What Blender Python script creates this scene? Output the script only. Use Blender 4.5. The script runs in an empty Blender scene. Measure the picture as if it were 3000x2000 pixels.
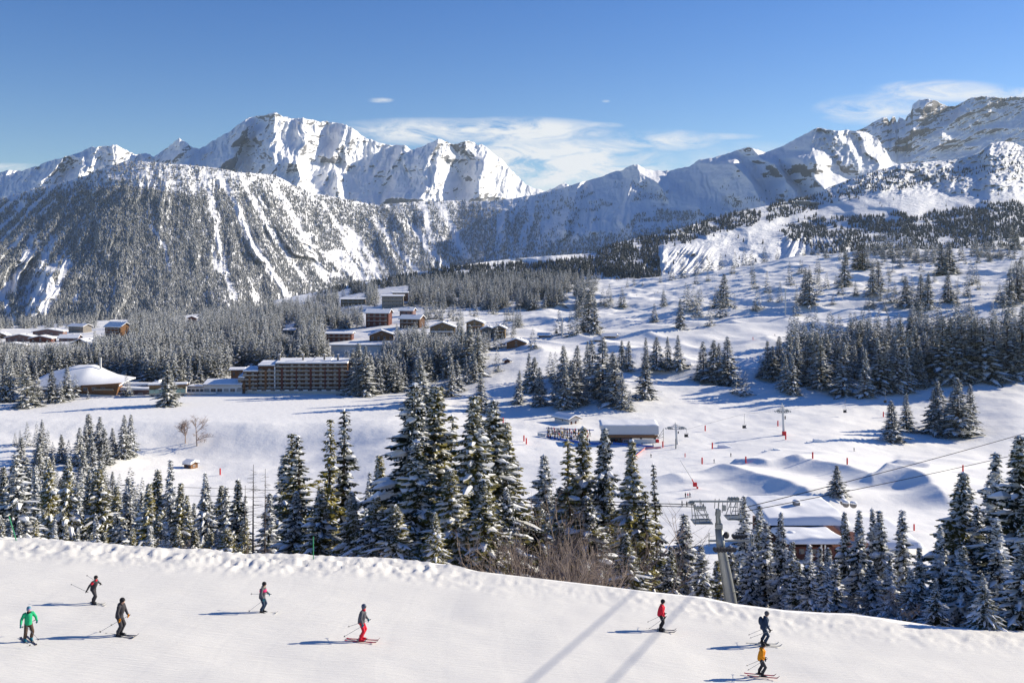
import bpy, math, random
import numpy as np
from mathutils import Vector, Matrix
# ---------------------------------------------------------------- camera, sky, sun
SC = bpy.context.scene
F = 2881.0                     # focal length in photo pixels (3000 wide); level camera, eye line at row 800
cam_d = bpy.data.cameras.new('camera'); cam = bpy.data.objects.new('camera', cam_d)
SC.collection.objects.link(cam); SC.camera = cam
cam_d.sensor_width = 36; cam_d.lens = 36 * F / 3000
cam_d.shift_y = -200 / 3000.0
cam_d.clip_start = 0.5; cam_d.clip_end = 60000
cam.location = (0, 0, 0); cam.rotation_euler = (math.radians(90), 0, 0)
HAZE = 1.5e-5
SUN_AZ = math.radians(22)      # ahead of pure right
SUN_EL = math.radians(21.5)
sdir = Vector((math.cos(SUN_EL) * math.cos(SUN_AZ), math.cos(SUN_EL) * math.sin(SUN_AZ), math.sin(SUN_EL)))
sl = bpy.data.lights.new('sun', 'SUN'); sun = bpy.data.objects.new('sun', sl); SC.collection.objects.link(sun)
sl.energy = 5.0; sl.angle = math.radians(0.46); sl.color = (1.0, 0.90, 0.72)
sun.rotation_euler = sdir.to_track_quat('Z', 'Y').to_euler()
W = bpy.data.worlds.new("World"); SC.world = W; W.use_nodes = True
SC.view_settings.view_transform = 'Standard'; SC.view_settings.look = 'None'
SC.view_settings.exposure = 0.68; SC.view_settings.gamma = 1


def nd(nt, typ, **kw):
    n = nt.nodes.new(typ)
    for k, v in kw.items():
        if k == 'ins':
            for a, b in v.items(): n.inputs[a].default_value = b
        else: setattr(n, k, v)
    return n


def mth(nt, op, a, b=None, c=None, clamp=False):
    n = nt.nodes.new('ShaderNodeMath'); n.operation = op; n.use_clamp = clamp
    for i, v in enumerate((a, b, c)):
        if v is None: continue
        if isinstance(v, (int, float)): n.inputs[i].default_value = v
        else: nt.links.new(v, n.inputs[i])
    return n.outputs[0]


def build_world():
    nt = W.node_tree; nt.nodes.clear(); L = nt.links.new
    out = nd(nt, 'ShaderNodeOutputWorld'); bg = nd(nt, 'ShaderNodeBackground'); bg.inputs[1].default_value = 0.082
    sky = nd(nt, 'ShaderNodeTexSky'); sky.sky_type = 'NISHITA'; sky.sun_disc = False
    sky.sun_elevation = SUN_EL; sky.sun_rotation = math.pi / 2 - SUN_AZ
    sky.altitude = 1900; sky.air_density = 1.2; sky.dust_density = 0.25; sky.ozone_density = 2.2
    tc = nd(nt, 'ShaderNodeTexCoord'); sp = nd(nt, 'ShaderNodeSeparateXYZ'); L(tc.outputs['Generated'], sp.inputs[0])
    y = mth(nt, 'MAXIMUM', sp.outputs[1], 0.05)
    u = mth(nt, 'DIVIDE', sp.outputs[0], y); v = mth(nt, 'DIVIDE', sp.outputs[2], y)
    cb = nd(nt, 'ShaderNodeCombineXYZ'); L(u, cb.inputs[0]); L(v, cb.inputs[1])
    mp = nd(nt, 'ShaderNodeMapping'); mp.inputs['Scale'].default_value = (6, 20, 1); mp.inputs['Rotation'].default_value = (0, 0, 0.06)
    L(cb.outputs[0], mp.inputs[0])
    ns = nd(nt, 'ShaderNodeTexNoise', ins={'Scale': 2.6, 'Detail': 10.0, 'Roughness': 0.66, 'Distortion': 0.9}); L(mp.outputs[0], ns.inputs[0])
    # thin cloud patches: (azimuth tan, elevation tan, half width, half height, strength)
    tot = None
    for (px, py, w, h, k) in [(1330, 388, 360, 44, 1.5), (1520, 385, 300, 46, 1.6), (1610, 480, 400, 90, 2.0), (1930, 412, 200, 36, 1.1),
                              (1250, 362, 260, 20, .8), (2080, 400, 160, 12, .6), (2560, 322, 190, 50, 1.05), (2760, 270, 230, 40, 1.1), (2900, 278, 260, 26, 1.1), (1115, 294, 42, 9, 1.0), (2648, 252, 42, 16, .9),
                              (20, 492, 150, 16, 1.0), (1745, 368, 90, 12, .8), (1775, 297, 14, 5, .7), (1560, 540, 420, 90, .8), (2200, 470, 260, 60, .5)]:
        a = mth(nt, 'MULTIPLY', mth(nt, 'SUBTRACT', u, (px - 1500) / F), F / w)
        b = mth(nt, 'MULTIPLY', mth(nt, 'SUBTRACT', v, (800 - py) / F), F / h)
        r = mth(nt, 'ADD', mth(nt, 'MULTIPLY', a, a), mth(nt, 'MULTIPLY', b, b))
        e = mth(nt, 'MULTIPLY', mth(nt, 'SUBTRACT', 1.0, r, None, True), k)
        tot = e if tot is None else mth(nt, 'MAXIMUM', tot, e)
    m = mth(nt, 'MULTIPLY', tot, mth(nt, 'MULTIPLY_ADD', ns.outputs[0], 4.2, -1.45, True))
    m = mth(nt, 'MULTIPLY', m, 0.86, None, True)
    mx = nd(nt, 'ShaderNodeMix', data_type='RGBA'); L(m, mx.inputs[0])
    hs = nd(nt, 'ShaderNodeHueSaturation'); hs.inputs['Saturation'].default_value = 1.39; hs.inputs['Value'].default_value = 1.0; hs.inputs['Hue'].default_value = 0.52
    L(sky.outputs[0], hs.inputs['Color']); L(hs.outputs[0], mx.inputs[6])
    mx.inputs[7].default_value = (6.6, 6.8, 7.0, 1)
    L(mx.outputs[2], bg.inputs[0]); L(bg.outputs[0], out.inputs[0])


build_world()
rng = np.random.default_rng(7); random.seed(7)
COL = SC.collection


# ---------------------------------------------------------------- helpers
def ray(px, py, d):
    return ((px - 1500) / F * d, d, (800 - py) / F * d)


def tag(o, label=None, cat=None, group=None, kind=None):
    if label: o['label'] = label
    if cat: o['category'] = cat
    if group: o['group'] = group
    if kind: o['kind'] = kind
    return o


def empty(name, loc, rz=0.0, label=None, cat=None, group=None):
    o = bpy.data.objects.new(name, None); COL.objects.link(o); o.location = loc; o.rotation_euler = (0, 0, rz)
    o.empty_display_size = 0.5
    return tag(o, label, cat, group)


def smoothstep(a, b, x):
    t = np.clip((x - a) / (b - a), 0, 1); return t * t * (3 - 2 * t)


def interp(pts, x, k=0, v=1):
    a = np.array(pts, float); return np.interp(x, a[:, k], a[:, v])


def _hash(ix, iy, s):
    h = (ix.astype(np.int64) * 374761393 + iy.astype(np.int64) * 668265263 + s * 2147483647) & 0xffffffff
    h = ((h ^ (h >> 13)) * 1274126177) & 0xffffffff
    h = (h ^ (h >> 16)) & 0xffffffff
    return h / 4294967295.0


def vnoise(x, y, s=0):
    x = np.asarray(x, float); y = np.asarray(y, float)
    ix = np.floor(x); iy = np.floor(y); fx = x - ix; fy = y - iy
    fx = fx * fx * fx * (fx * (fx * 6 - 15) + 10); fy = fy * fy * fy * (fy * (fy * 6 - 15) + 10)
    a = _hash(ix, iy, s); b = _hash(ix + 1, iy, s); c = _hash(ix, iy + 1, s); e = _hash(ix + 1, iy + 1, s)
    return (a + (b - a) * fx) * (1 - fy) + (c + (e - c) * fx) * fy


def fbm(x, y, oct=4, s=0, g=0.5):
    t = 0; a = 1; n = 0
    for i in range(oct):
        t = t + a * vnoise(x * 2 ** i + 17.3 * i, y * 2 ** i - 9.1 * i, s + i); n += a; a *= g
    return t / n


def ridged(x, y, oct=4, s=0, g=0.5):
    t = 0; a = 1; n = 0
    for i in range(oct):
        t = t + a * (1 - np.abs(2 * vnoise(x * 2 ** i + 7.7 * i, y * 2 ** i + 3.3 * i, s + i) - 1)); n += a; a *= g
    return t / n


def pip(px, py, poly):
    px = np.asarray(px, float); py = np.asarray(py, float); r = np.zeros(px.shape, bool); n = len(poly)
    for i in range(n):
        x1, y1 = poly[i]; x2, y2 = poly[(i + 1) % n]
        if y1 == y2: continue
        c = ((y1 > py) != (y2 > py)) & (px < (x2 - x1) * (py - y1) / (y2 - y1) + x1); r ^= c
    return r


def mesh_np(name, V, loops, sizes, mats, midx=None, smooth=False):
    me = bpy.data.meshes.new(name)
    V = np.asarray(V, np.float32); loops = np.asarray(loops, np.int32).ravel(); sizes = np.asarray(sizes, np.int32)
    me.vertices.add(len(V)); me.vertices.foreach_set('co', V.ravel())
    me.loops.add(len(loops)); me.loops.foreach_set('vertex_index', loops)
    me.polygons.add(len(sizes))
    st = np.zeros(len(sizes), np.int32); st[1:] = np.cumsum(sizes)[:-1]
    me.polygons.foreach_set('loop_start', st)
    for m in mats: me.materials.append(m)
    if midx is not None: me.polygons.foreach_set('material_index', np.asarray(midx, np.int32))
    me.polygons.foreach_set('use_smooth', np.full(len(sizes), smooth))
    me.update(calc_edges=True); me.validate()
    return me


def link(name, me, parent=None, loc=None):
    o = bpy.data.objects.new(name, me); COL.objects.link(o)
    if parent: o.parent = parent
    if loc is not None: o.location = loc
    return o


class MB:
    def __init__(s): s.v = []; s.l = []; s.s = []; s.m = []; s.n = 0

    def add(s, V, faces, m=0):
        V = np.asarray(V, float).reshape(-1, 3)
        s.v.append(V)
        for f in faces:
            s.l.extend([i + s.n for i in f]); s.s.append(len(f)); s.m.append(m)
        s.n += len(V)
        return s

    def box(s, c, sz, m=0, rz=0.0, M=None):
        x, y, z = sz[0] / 2, sz[1] / 2, sz[2] / 2
        V = np.array([[-x, -y, -z], [x, -y, -z], [x, y, -z], [-x, y, -z], [-x, -y, z], [x, -y, z], [x, y, z], [-x, y, z]])
        if rz:
            cc, ss = math.cos(rz), math.sin(rz); V[:, :2] = V[:, :2] @ np.array([[cc, ss], [-ss, cc]])
        if M is not None: V = V @ np.array(M).T
        return s.add(V + np.array(c), [(0, 3, 2, 1), (4, 5, 6, 7), (0, 1, 5, 4), (1, 2, 6, 5), (2, 3, 7, 6), (3, 0, 4, 7)], m)

    def poly(s, P, R, n=6, m=0, cap=True):
        P = [Vector(p) for p in P]; k = len(P)
        if isinstance(R, (int, float)): R = [R] * k
        V = []; fs = []; u = None
        for i in range(k):
            t = (P[min(i + 1, k - 1)] - P[max(i - 1, 0)])
            if t.length < 1e-9: t = Vector((0, 0, 1))
            t.normalize()
            if u is not None: u = u - t * u.dot(t)
            if u is None or u.length < .05:
                a = Vector((0, 0, 1)) if abs(t.z) < .9 else Vector((1, 0, 0)); u = t.cross(a)
            u.normalize(); w = t.cross(u)
            for j in range(n):
                an = 2 * math.pi * j / n
                V.append(P[i] + (u * math.cos(an) + w * math.sin(an)) * R[i])
        for i in range(k - 1):
            for j in range(n):
                a = i * n + j; b = i * n + (j + 1) % n; fs.append((a, a + n, b + n, b))
        if cap: fs.append(tuple(range(n))); fs.append(tuple(range(k * n - 1, (k - 1) * n - 1, -1)))
        return s.add([tuple(v) for v in V], fs, m)

    def ell(s, c, r, m=0, nu=10, nv=7, M=None):
        V = [(0, 0, r[2])]
        for i in range(1, nv):
            ph = math.pi * i / nv
            for j in range(nu):
                th = 2 * math.pi * j / nu; V.append((r[0] * math.sin(ph) * math.cos(th), r[1] * math.sin(ph) * math.sin(th), r[2] * math.cos(ph)))
        V.append((0, 0, -r[2])); V = np.array(V)
        if M is not None: V = V @ np.array(M).T
        f = []
        for j in range(nu): f.append((0, 1 + j, 1 + (j + 1) % nu))
        for i in range(nv - 2):
            for j in range(nu):
                a = 1 + i * nu + j; b = 1 + i * nu + (j + 1) % nu; f.append((a, a + nu, b + nu, b))
        e = len(V) - 1
        for j in range(nu): f.append((e, 1 + (nv - 2) * nu + (j + 1) % nu, 1 + (nv - 2) * nu + j))
        return s.add(V + np.array(c), f, m)

    def prism(s, pts, y0, y1, m=0):
        """extrude an x,z outline along y"""
        n = len(pts); V = [(p[0], y0, p[1]) for p in pts] + [(p[0], y1, p[1]) for p in pts]
        f = [tuple(range(n)), tuple(range(2 * n - 1, n - 1, -1))] + [(i, i + n, (i + 1) % n + n, (i + 1) % n) for i in range(n)]
        return s.add(V, f, m)

    def mesh(s, name, mats, smooth=False):
        return mesh_np(name, np.concatenate(s.v), s.l, s.s, mats, s.m, smooth)

    def build(s, name, mats, parent=None, smooth=False, loc=None):
        if not isinstance(mats, (list, tuple)): mats = [mats]
        return link(name, s.mesh(name, mats, smooth), parent, loc)


# ---------------------------------------------------------------- materials
def pmat(name, col, rough=0.8, spec=0.3, var=0.0, scale=2.0, metal=0.0, bump=0.0):
    m = bpy.data.materials.new(name); m.use_nodes = True; nt = m.node_tree; b = nt.nodes['Principled BSDF']; L = nt.links.new
    b.inputs['Roughness'].default_value = rough; b.inputs['Specular IOR Level'].default_value = spec; b.inputs['Metallic'].default_value = metal
    b.inputs['Base Color'].default_value = (*col, 1)
    tc = nd(nt, 'ShaderNodeTexCoord')
    ns = nd(nt, 'ShaderNodeTexNoise', ins={'Scale': scale, 'Detail': 4.0}); L(tc.outputs['Object'], ns.inputs[0])
    mx = nd(nt, 'ShaderNodeMix', data_type='RGBA'); L(ns.outputs[0], mx.inputs[0])
    v = var if var else .12
    mx.inputs[6].default_value = (*[c * (1 - v) for c in col], 1); mx.inputs[7].default_value = (*[min(1, c * (1 + v)) for c in col], 1)
    L(mx.outputs[2], b.inputs['Base Color'])
    if bump:
        bp = nd(nt, 'ShaderNodeBump', ins={'Strength': bump, 'Distance': 0.05}); L(ns.outputs[0], bp.inputs['Height']); L(bp.outputs[0], b.inputs['Normal'])
    return m


def snowmat(name, kind):
    m = bpy.data.materials.new(name); m.use_nodes = True; nt = m.node_tree; b = nt.nodes['Principled BSDF']; L = nt.links.new
    b.inputs['Roughness'].default_value = 0.75; b.inputs['Specular IOR Level'].default_value = 0.15
    g = nd(nt, 'ShaderNodeNewGeometry')
    c1, c2 = ((0.68, 0.668, 0.64, 1), (0.745, 0.732, 0.70, 1)) if kind == 'piste' else ((0.87, 0.86, 0.835, 1), (0.92, 0.91, 0.885, 1))
    n1 = nd(nt, 'ShaderNodeTexNoise', ins={'Scale': 0.05 if kind != 'piste' else .35, 'Detail': 6.0, 'Roughness': .6}); L(g.outputs['Position'], n1.inputs[0])
    mx = nd(nt, 'ShaderNodeMix', data_type='RGBA'); L(n1.outputs[0], mx.inputs[0]); mx.inputs[6].default_value = c1; mx.inputs[7].default_value = c2
    L(mx.outputs[2], b.inputs['Base Color'])
    if kind == 'piste':
        mp = nd(nt, 'ShaderNodeMapping'); mp.inputs['Scale'].default_value = (.35, 6, 6); mp.inputs['Rotation'].default_value = (0, 0, 0.10); L(g.outputs['Position'], mp.inputs[0])
        n2 = nd(nt, 'ShaderNodeTexNoise', ins={'Scale': 1.0, 'Detail': 5.0, 'Roughness': .65}); L(mp.outputs[0], n2.inputs[0])
        mp3 = nd(nt, 'ShaderNodeMapping'); mp3.inputs['Scale'].default_value = (.9, 7, 6); mp3.inputs['Rotation'].default_value = (0, 0, -0.35); L(g.outputs['Position'], mp3.inputs[0])
        n3 = nd(nt, 'ShaderNodeTexNoise', ins={'Scale': .6, 'Detail': 4.0, 'Roughness': .6}); L(mp3.outputs[0], n3.inputs[0])
        # carved ski tracks: thin winding grooves
        wv = nd(nt, 'ShaderNodeTexWave', ins={'Scale': .11, 'Distortion': 9.0, 'Detail': 2.0, 'Detail Scale': .35}); L(g.outputs['Position'], wv.inputs[0])
        tr = mth(nt, 'SMOOTH_MIN', mth(nt, 'MULTIPLY', wv.outputs[1], 14.0), 1.0, .3)
        h = mth(nt, 'ADD', mth(nt, 'ADD', n2.outputs[0], mth(nt, 'MULTIPLY', n3.outputs[0], .6)), mth(nt, 'MULTIPLY', tr, .06))
        bp = nd(nt, 'ShaderNodeBump', ins={'Strength': .45, 'Distance': 0.09}); L(h, bp.inputs['Height']); L(bp.outputs[0], b.inputs['Normal'])
    elif kind == 'field':
        n2 = nd(nt, 'ShaderNodeTexNoise', ins={'Scale': .22, 'Detail': 7.0, 'Roughness': .6}); L(g.outputs['Position'], n2.inputs[0])
        bp = nd(nt, 'ShaderNodeBump', ins={'Strength': .35, 'Distance': 0.8}); L(n2.outputs[0], bp.inputs['Height']); L(bp.outputs[0], b.inputs['Normal'])
    return m


def mountmat(name, rock, amt, scale=.004, tint=(.85, .86, .88)):
    m = bpy.data.materials.new(name); m.use_nodes = True; nt = m.node_tree; b = nt.nodes['Principled BSDF']; L = nt.links.new
    b.inputs['Roughness'].default_value = 0.85; b.inputs['Specular IOR Level'].default_value = 0.1
    g = nd(nt, 'ShaderNodeNewGeometry'); sp = nd(nt, 'ShaderNodeSeparateXYZ'); L(g.outputs['Normal'], sp.inputs[0])
    at = nd(nt, 'ShaderNodeAttribute'); at.attribute_name = 'rock'
    n1 = nd(nt, 'ShaderNodeTexNoise', ins={'Scale': scale, 'Detail': 12.0, 'Roughness': .72, 'Distortion': .4}); L(g.outputs['Position'], n1.inputs[0])
    mp = nd(nt, 'ShaderNodeMapping'); mp.inputs['Scale'].default_value = (1, 1, .35); mp.inputs['Rotation'].default_value = (.2, .5, 0); L(g.outputs['Position'], mp.inputs[0])
    n3 = nd(nt, 'ShaderNodeTexNoise', ins={'Scale': scale * 5, 'Detail': 9.0, 'Roughness': .7}); L(mp.outputs[0], n3.inputs[0])
    steep = mth(nt, 'SUBTRACT', 1.0, sp.outputs[2])
    v = mth(nt, 'ADD', mth(nt, 'MULTIPLY', steep, 1.2), mth(nt, 'ADD', mth(nt, 'MULTIPLY', n1.outputs[0], .9), mth(nt, 'MULTIPLY', n3.outputs[0], 1.3)))
    v = mth(nt, 'ADD', v, mth(nt, 'MULTIPLY', at.outputs['Fac'], .9))
    v = mth(nt, 'MULTIPLY', mth(nt, 'SUBTRACT', v, 2.05 - amt), 6.0, None, True)
    mx = nd(nt, 'ShaderNodeMix', data_type='RGBA'); L(v, mx.inputs[0]); mx.inputs[6].default_value = (*tint, 1); mx.inputs[7].default_value = (*rock, 1)
    L(mx.outputs[2], b.inputs['Base Color'])
    n2 = nd(nt, 'ShaderNodeTexNoise', ins={'Scale': scale * 3, 'Detail': 12.0, 'Roughness': .68}); L(g.outputs['Position'], n2.inputs[0])
    bp = nd(nt, 'ShaderNodeBump', ins={'Strength': .55, 'Distance': 30.0}); L(n2.outputs[0], bp.inputs['Height']); L(bp.outputs[0], b.inputs['Normal'])
    return m


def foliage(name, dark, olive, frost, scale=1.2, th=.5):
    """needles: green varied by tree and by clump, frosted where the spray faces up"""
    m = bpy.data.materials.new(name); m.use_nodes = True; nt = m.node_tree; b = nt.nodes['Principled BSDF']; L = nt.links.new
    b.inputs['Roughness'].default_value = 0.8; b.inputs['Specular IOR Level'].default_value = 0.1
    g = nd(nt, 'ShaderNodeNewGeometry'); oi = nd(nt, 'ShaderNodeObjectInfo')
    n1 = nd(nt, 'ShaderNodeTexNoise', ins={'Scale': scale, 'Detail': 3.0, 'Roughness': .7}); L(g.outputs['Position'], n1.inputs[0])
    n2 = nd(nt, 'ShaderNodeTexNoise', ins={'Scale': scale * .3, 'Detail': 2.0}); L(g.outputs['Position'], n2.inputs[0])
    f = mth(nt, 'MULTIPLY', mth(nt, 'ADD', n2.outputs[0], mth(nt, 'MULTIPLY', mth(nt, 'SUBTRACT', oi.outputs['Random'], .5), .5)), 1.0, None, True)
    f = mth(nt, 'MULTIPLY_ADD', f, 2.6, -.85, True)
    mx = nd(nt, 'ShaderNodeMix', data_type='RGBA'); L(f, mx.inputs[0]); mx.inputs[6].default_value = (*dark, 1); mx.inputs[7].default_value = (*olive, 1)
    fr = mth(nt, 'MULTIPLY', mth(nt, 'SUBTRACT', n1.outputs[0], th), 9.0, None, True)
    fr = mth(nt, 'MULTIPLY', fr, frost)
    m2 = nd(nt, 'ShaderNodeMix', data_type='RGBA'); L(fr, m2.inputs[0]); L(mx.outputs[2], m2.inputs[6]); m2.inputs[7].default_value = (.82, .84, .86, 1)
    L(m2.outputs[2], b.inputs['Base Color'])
    return m


M_PISTE = snowmat('piste_snow', 'piste'); M_FIELD = snowmat('field_snow', 'field')
M_SNOW = pmat('fresh_snow', (.84, .85, .87), .8, .15, .04, 3, bump=.2)
M_FAR = mountmat('high_mountain_snow_rock', (.19, .19, .20), -.34, .0022)
M_MID = mountmat('wooded_mountain_snow_rock', (.20, .19, .18), -.42, .004, (.80, .81, .84))
M_ROCK = mountmat('crag_rock_snow', (.17, .158, .155), -.36, .0035)
M_HILL = mountmat('hill_snow_rock', (.12, .11, .105), -.42, .01)
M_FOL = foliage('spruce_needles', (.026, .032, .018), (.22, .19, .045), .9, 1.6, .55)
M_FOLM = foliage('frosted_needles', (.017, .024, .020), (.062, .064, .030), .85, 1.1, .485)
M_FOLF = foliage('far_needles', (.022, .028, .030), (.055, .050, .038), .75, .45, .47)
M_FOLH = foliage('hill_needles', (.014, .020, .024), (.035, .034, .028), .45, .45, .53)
M_BARK = pmat('bark', (.085, .06, .045), .9, .1, .35, 4)
M_TWIG = pmat('bare_twigs', (.29, .235, .20), .9, .1, .35, 3)
M_TWIGP = pmat('pale_birch_twigs', (.33, .25, .21), .9, .1, .25, 3)
M_DEAD = pmat('dead_wood', (.13, .10, .08), .9, .1, .3, 4)
# ---------------------------------------------------------------- near terrain (piste, valley floor, slopes)
EDGE = [(-600, 1555), (0, 1573), (110, 1577), (230, 1586), (480, 1606), (600, 1608), (700, 1622), (870, 1623), (1000, 1632), (1130, 1634), (1250, 1648), (1320, 1654), (1400, 1674), (1600, 1698), (1750, 1716),
        (1900, 1735), (2000, 1746), (2060, 1752), (2150, 1772), (2300, 1792), (2420, 1800), (2500, 1802), (2600, 1818), (2750, 1842), (2900, 1848), (3000, 1853), (3600, 1862)]
ROWD = [250, 350, 450, 520, 570, 640, 700, 800, 950, 1100, 1300, 1600, 1900]
TAB = {0: [1650, 1500, 1385, 1300, 1232, 1190, 1150, 1090, 1040, 1010, 985, 968, 956],
       300: [1650, 1520, 1405, 1325, 1232, 1182.6, 1150, 1085, 1035, 1000, 972, 952, 940],
       600: [1645, 1530, 1430, 1350, 1232, 1182.6, 1150, 1085, 1025, 985, 958, 935, 920],
       900: [1645, 1530, 1430, 1335, 1236, 1182.6, 1152, 1082, 1010, 965, 930, 902, 885],
       1200: [1640, 1510, 1400, 1295, 1230, 1182.6, 1150, 1075, 990, 940, 893, 855, 835],
       1500: [1630, 1500, 1390, 1300, 1250, 1190, 1130, 1050, 985, 935, 890, 850, 825],
       1800: [1640, 1500, 1380, 1308, 1252, 1180, 1120, 1040, 975, 925, 872, 838, 823],
       2100: [1640, 1480, 1366, 1300, 1255, 1185, 1130, 1055, 958, 900, 845, 808, 796],
       2400: [1640, 1465, 1370, 1296, 1250, 1180, 1130, 1035, 940, 880, 812, 765, 748],
       2700: [1645, 1475, 1374, 1320, 1270, 1190, 1120, 1015, 925, 865, 802, 757, 735],
       3000: [1650, 1485, 1390, 1315, 1240, 1160, 1100, 985, 900, 850, 790, 750, 728]}
PX0, PX1, PSTEP = -600, 3600, 6
PXG = np.arange(PX0, PX1 + 1, PSTEP, dtype=float)
edge_py = np.interp(PXG, *np.array(EDGE, float).T)
_u = (PXG - 1500) / F
PK, PB = 14.5, 0.08      # the run falls away and down to the right
d_edge = -PK / ((800 - edge_py) / F + 0.1 + PB * _u)
z_edge = (800 - edge_py) / F * d_edge


def pchip(x, y, xq):
    x = np.asarray(x, float); y = np.asarray(y, float); h = np.diff(x); dl = np.diff(y) / h
    m = np.zeros_like(y)
    for i in range(1, len(x) - 1):
        if dl[i - 1] * dl[i] > 0:
            w1 = 2 * h[i] + h[i - 1]; w2 = h[i] + 2 * h[i - 1]; m[i] = (w1 + w2) / (w1 / dl[i - 1] + w2 / dl[i])
    m[0] = dl[0]; m[-1] = dl[-1]
    k = np.clip(np.searchsorted(x, xq) - 1, 0, len(x) - 2); t = (xq - x[k]) / h[k]
    return (y[k] * (1 + 2 * t) * (1 - t) ** 2 + m[k] * h[k] * t * (1 - t) ** 2 + y[k + 1] * t * t * (3 - 2 * t) + m[k + 1] * h[k] * t * t * (t - 1))


cols = sorted(TAB); tabz = np.array([[(800 - p) / F * d for p, d in zip(TAB[c], ROWD)] for c in cols])
rowz = np.array([pchip([-900] + cols + [3900], np.r_[tabz[0, i], tabz[:, i], tabz[-1, i]], PXG) for i in range(len(ROWD))]).T   # (npx, rows)
N1, N2 = 330, 1150
DMIN, DMAX = 7.0, 3300.0
DG = np.zeros((len(PXG), N1 + N2)); ZG = np.zeros_like(DG)
for i in range(len(PXG)):
    de = d_edge[i]
    a = DMIN * (de / DMIN) ** (np.arange(N1) / N1); b = de * (DMAX / de) ** (np.arange(N2) / (N2 - 1.0))
    DG[i, :N1] = a; DG[i, N1:] = b
    ZG[i, :N1] = -PK - .1 * a - PB * _u[i] * a
    kd = [de, de + 3, de + 26] + ROWD + [2400, DMAX]
    kz = [z_edge[i], z_edge[i] - .9, z_edge[i] - 14.5] + list(rowz[i]) + [rowz[i, -1] - 70, rowz[i, -1] - 320]
    ZG[i, N1:] = pchip(kd, kz, b)
XG = _u[:, None] * DG; PXX = np.repeat(PXG[:, None], DG.shape[1], 1)
PYB = 800 - F * ZG / DG
# relief
valley = smoothstep(1.15, 1.5, DG / d_edge[:, None])
lake = smoothstep(560, 590, DG) * (1 - smoothstep(690, 715, DG)) * (1 - smoothstep(1060, 1180, PXX)) * smoothstep(-100, 60, PXX)
rough = valley * (1 - lake)
ZG += rough * (fbm(XG / 90, DG / 90, 3, 3) - .5) * 5.0 * smoothstep(420, 800, DG)
ZG += rough * (fbm(XG / 28, DG / 28, 3, 11) - .5) * 2.0
ZG += rough * (ridged(XG / 75 + DG / 200, DG / 60, 2, 17) - .62) * 11.0 * smoothstep(600, 760, DG) * smoothstep(1250, 1700, PXX)
hum = np.maximum(smoothstep(860, 1000, DG) * smoothstep(1450, 1650, PXX), .25) * rough
smoothp = np.exp(-((PYB - np.interp(PXX, [1300, 1700, 2100, 2500, 3000], [1020, 985, 965, 905, 870])) / 40) ** 2)    # groomed run across the slope
ZG += hum * (1 - smoothp) * (ridged(XG / 16, DG / 16, 3, 21) - .6) * 2.6 * smoothstep(400, 700, DG)
# wind banks: the ground steps down to the left of each line (photo px,row of the lip; height, length of the lee run-out)
BANKS = [([(2050, 1378), (2150, 1395), (2260, 1425), (2330, 1450), (2400, 1478)], 4.2, 26, 5),
         ([(2130, 1362), (2200, 1368), (2262, 1388)], 3.2, 30, 3.0),
         ([(2262, 1372), (2390, 1385), (2480, 1400), (2540, 1425), (2565, 1450)], 4.6, 30, 5.5),
         ([(2600, 1366), (2700, 1374), (2740, 1382)], 2.5, 24, 2.5),
         ([(2560, 1425), (2640, 1432), (2720, 1455), (2790, 1500)], 5.0, 34, 6),
         ([(1960, 1392), (1985, 1402), (2010, 1420)], 1.5, 16, 3.0)]


def col_d(i, py):
    pg = 800 - F * ZG[i] / DG[i]
    start = 0 if py > edge_py[i] else N1 + 1
    k = np.nonzero(pg[start:] <= py)[0]
    return DG[i, start + k[0]] if len(k) else 1900.0


bank_pts = []
for pts, A, Lr, w in BANKS:
    q = []
    for (px, py) in pts:
        i = int(round((px - PX0) / PSTEP)); d = col_d(i, py); q.append(((px - 1500) / F * d, d))
    bank_pts.append((np.array(q), A, Lr, w))
for q, A, Lr, w in bank_pts:
    x0, x1 = q[:, 0].min() - 70, q[:, 0].max() + 70; y0, y1 = q[:, 1].min() - 60, q[:, 1].max() + 60
    sel = (XG > x0) & (XG < x1) & (DG > y0) & (DG < y1)
    X = XG[sel]; Y = DG[sel]; best = np.full(X.shape, 1e9); side = np.zeros(X.shape); tt = np.zeros(X.shape); n = len(q) - 1
    for k in range(n):
        a, b = q[k], q[k + 1]; e = b - a; l2 = (e ** 2).sum()
        t = np.clip(((X - a[0]) * e[0] + (Y - a[1]) * e[1]) / l2, 0, 1); dx = X - a[0] - t * e[0]; dy = Y - a[1] - t * e[1]
        dd = np.hypot(dx, dy); cr = e[0] * dy - e[1] * dx; m = dd < best
        best[m] = dd[m]; side[m] = np.sign(cr)[m]; tt[m] = ((k + t) / n)[m]
    s = best * side     # positive = beyond the lip (farther / right)
    fade = smoothstep(0, .18, tt) * (1 - smoothstep(.85, 1, tt)) * (1 - smoothstep(50, 60, best))
    h = np.where(s > 0, np.exp(-np.maximum(s, 0) / (Lr * 1.3)), np.clip(1 + s / (w * 3.2), 0, 1) ** 1.7)
    ZG[sel] += A * h * fade
# rough snow along the lip of the run
e = np.clip(1 - np.abs(np.arange(N1 + N2)[None, :] - N1 + 5) / 12.0, 0, 1) * np.interp(PXX, [-600, 500, 800, 1250, 1400, 1700, 2100, 3600], [.8, 1, 1.2, 1.1, .35, .25, .5, .5])
ZG += e * ((ridged(XG / .9, DG / 1.3, 3, 5) - .55) * .42 + (fbm(XG / .35, DG / .45, 2, 8) - .5) * .20)
ZG[:, :N1] += (fbm(XG[:, :N1] / 6, DG[:, :N1] / 6, 3, 31) - .5) * .22


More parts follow.
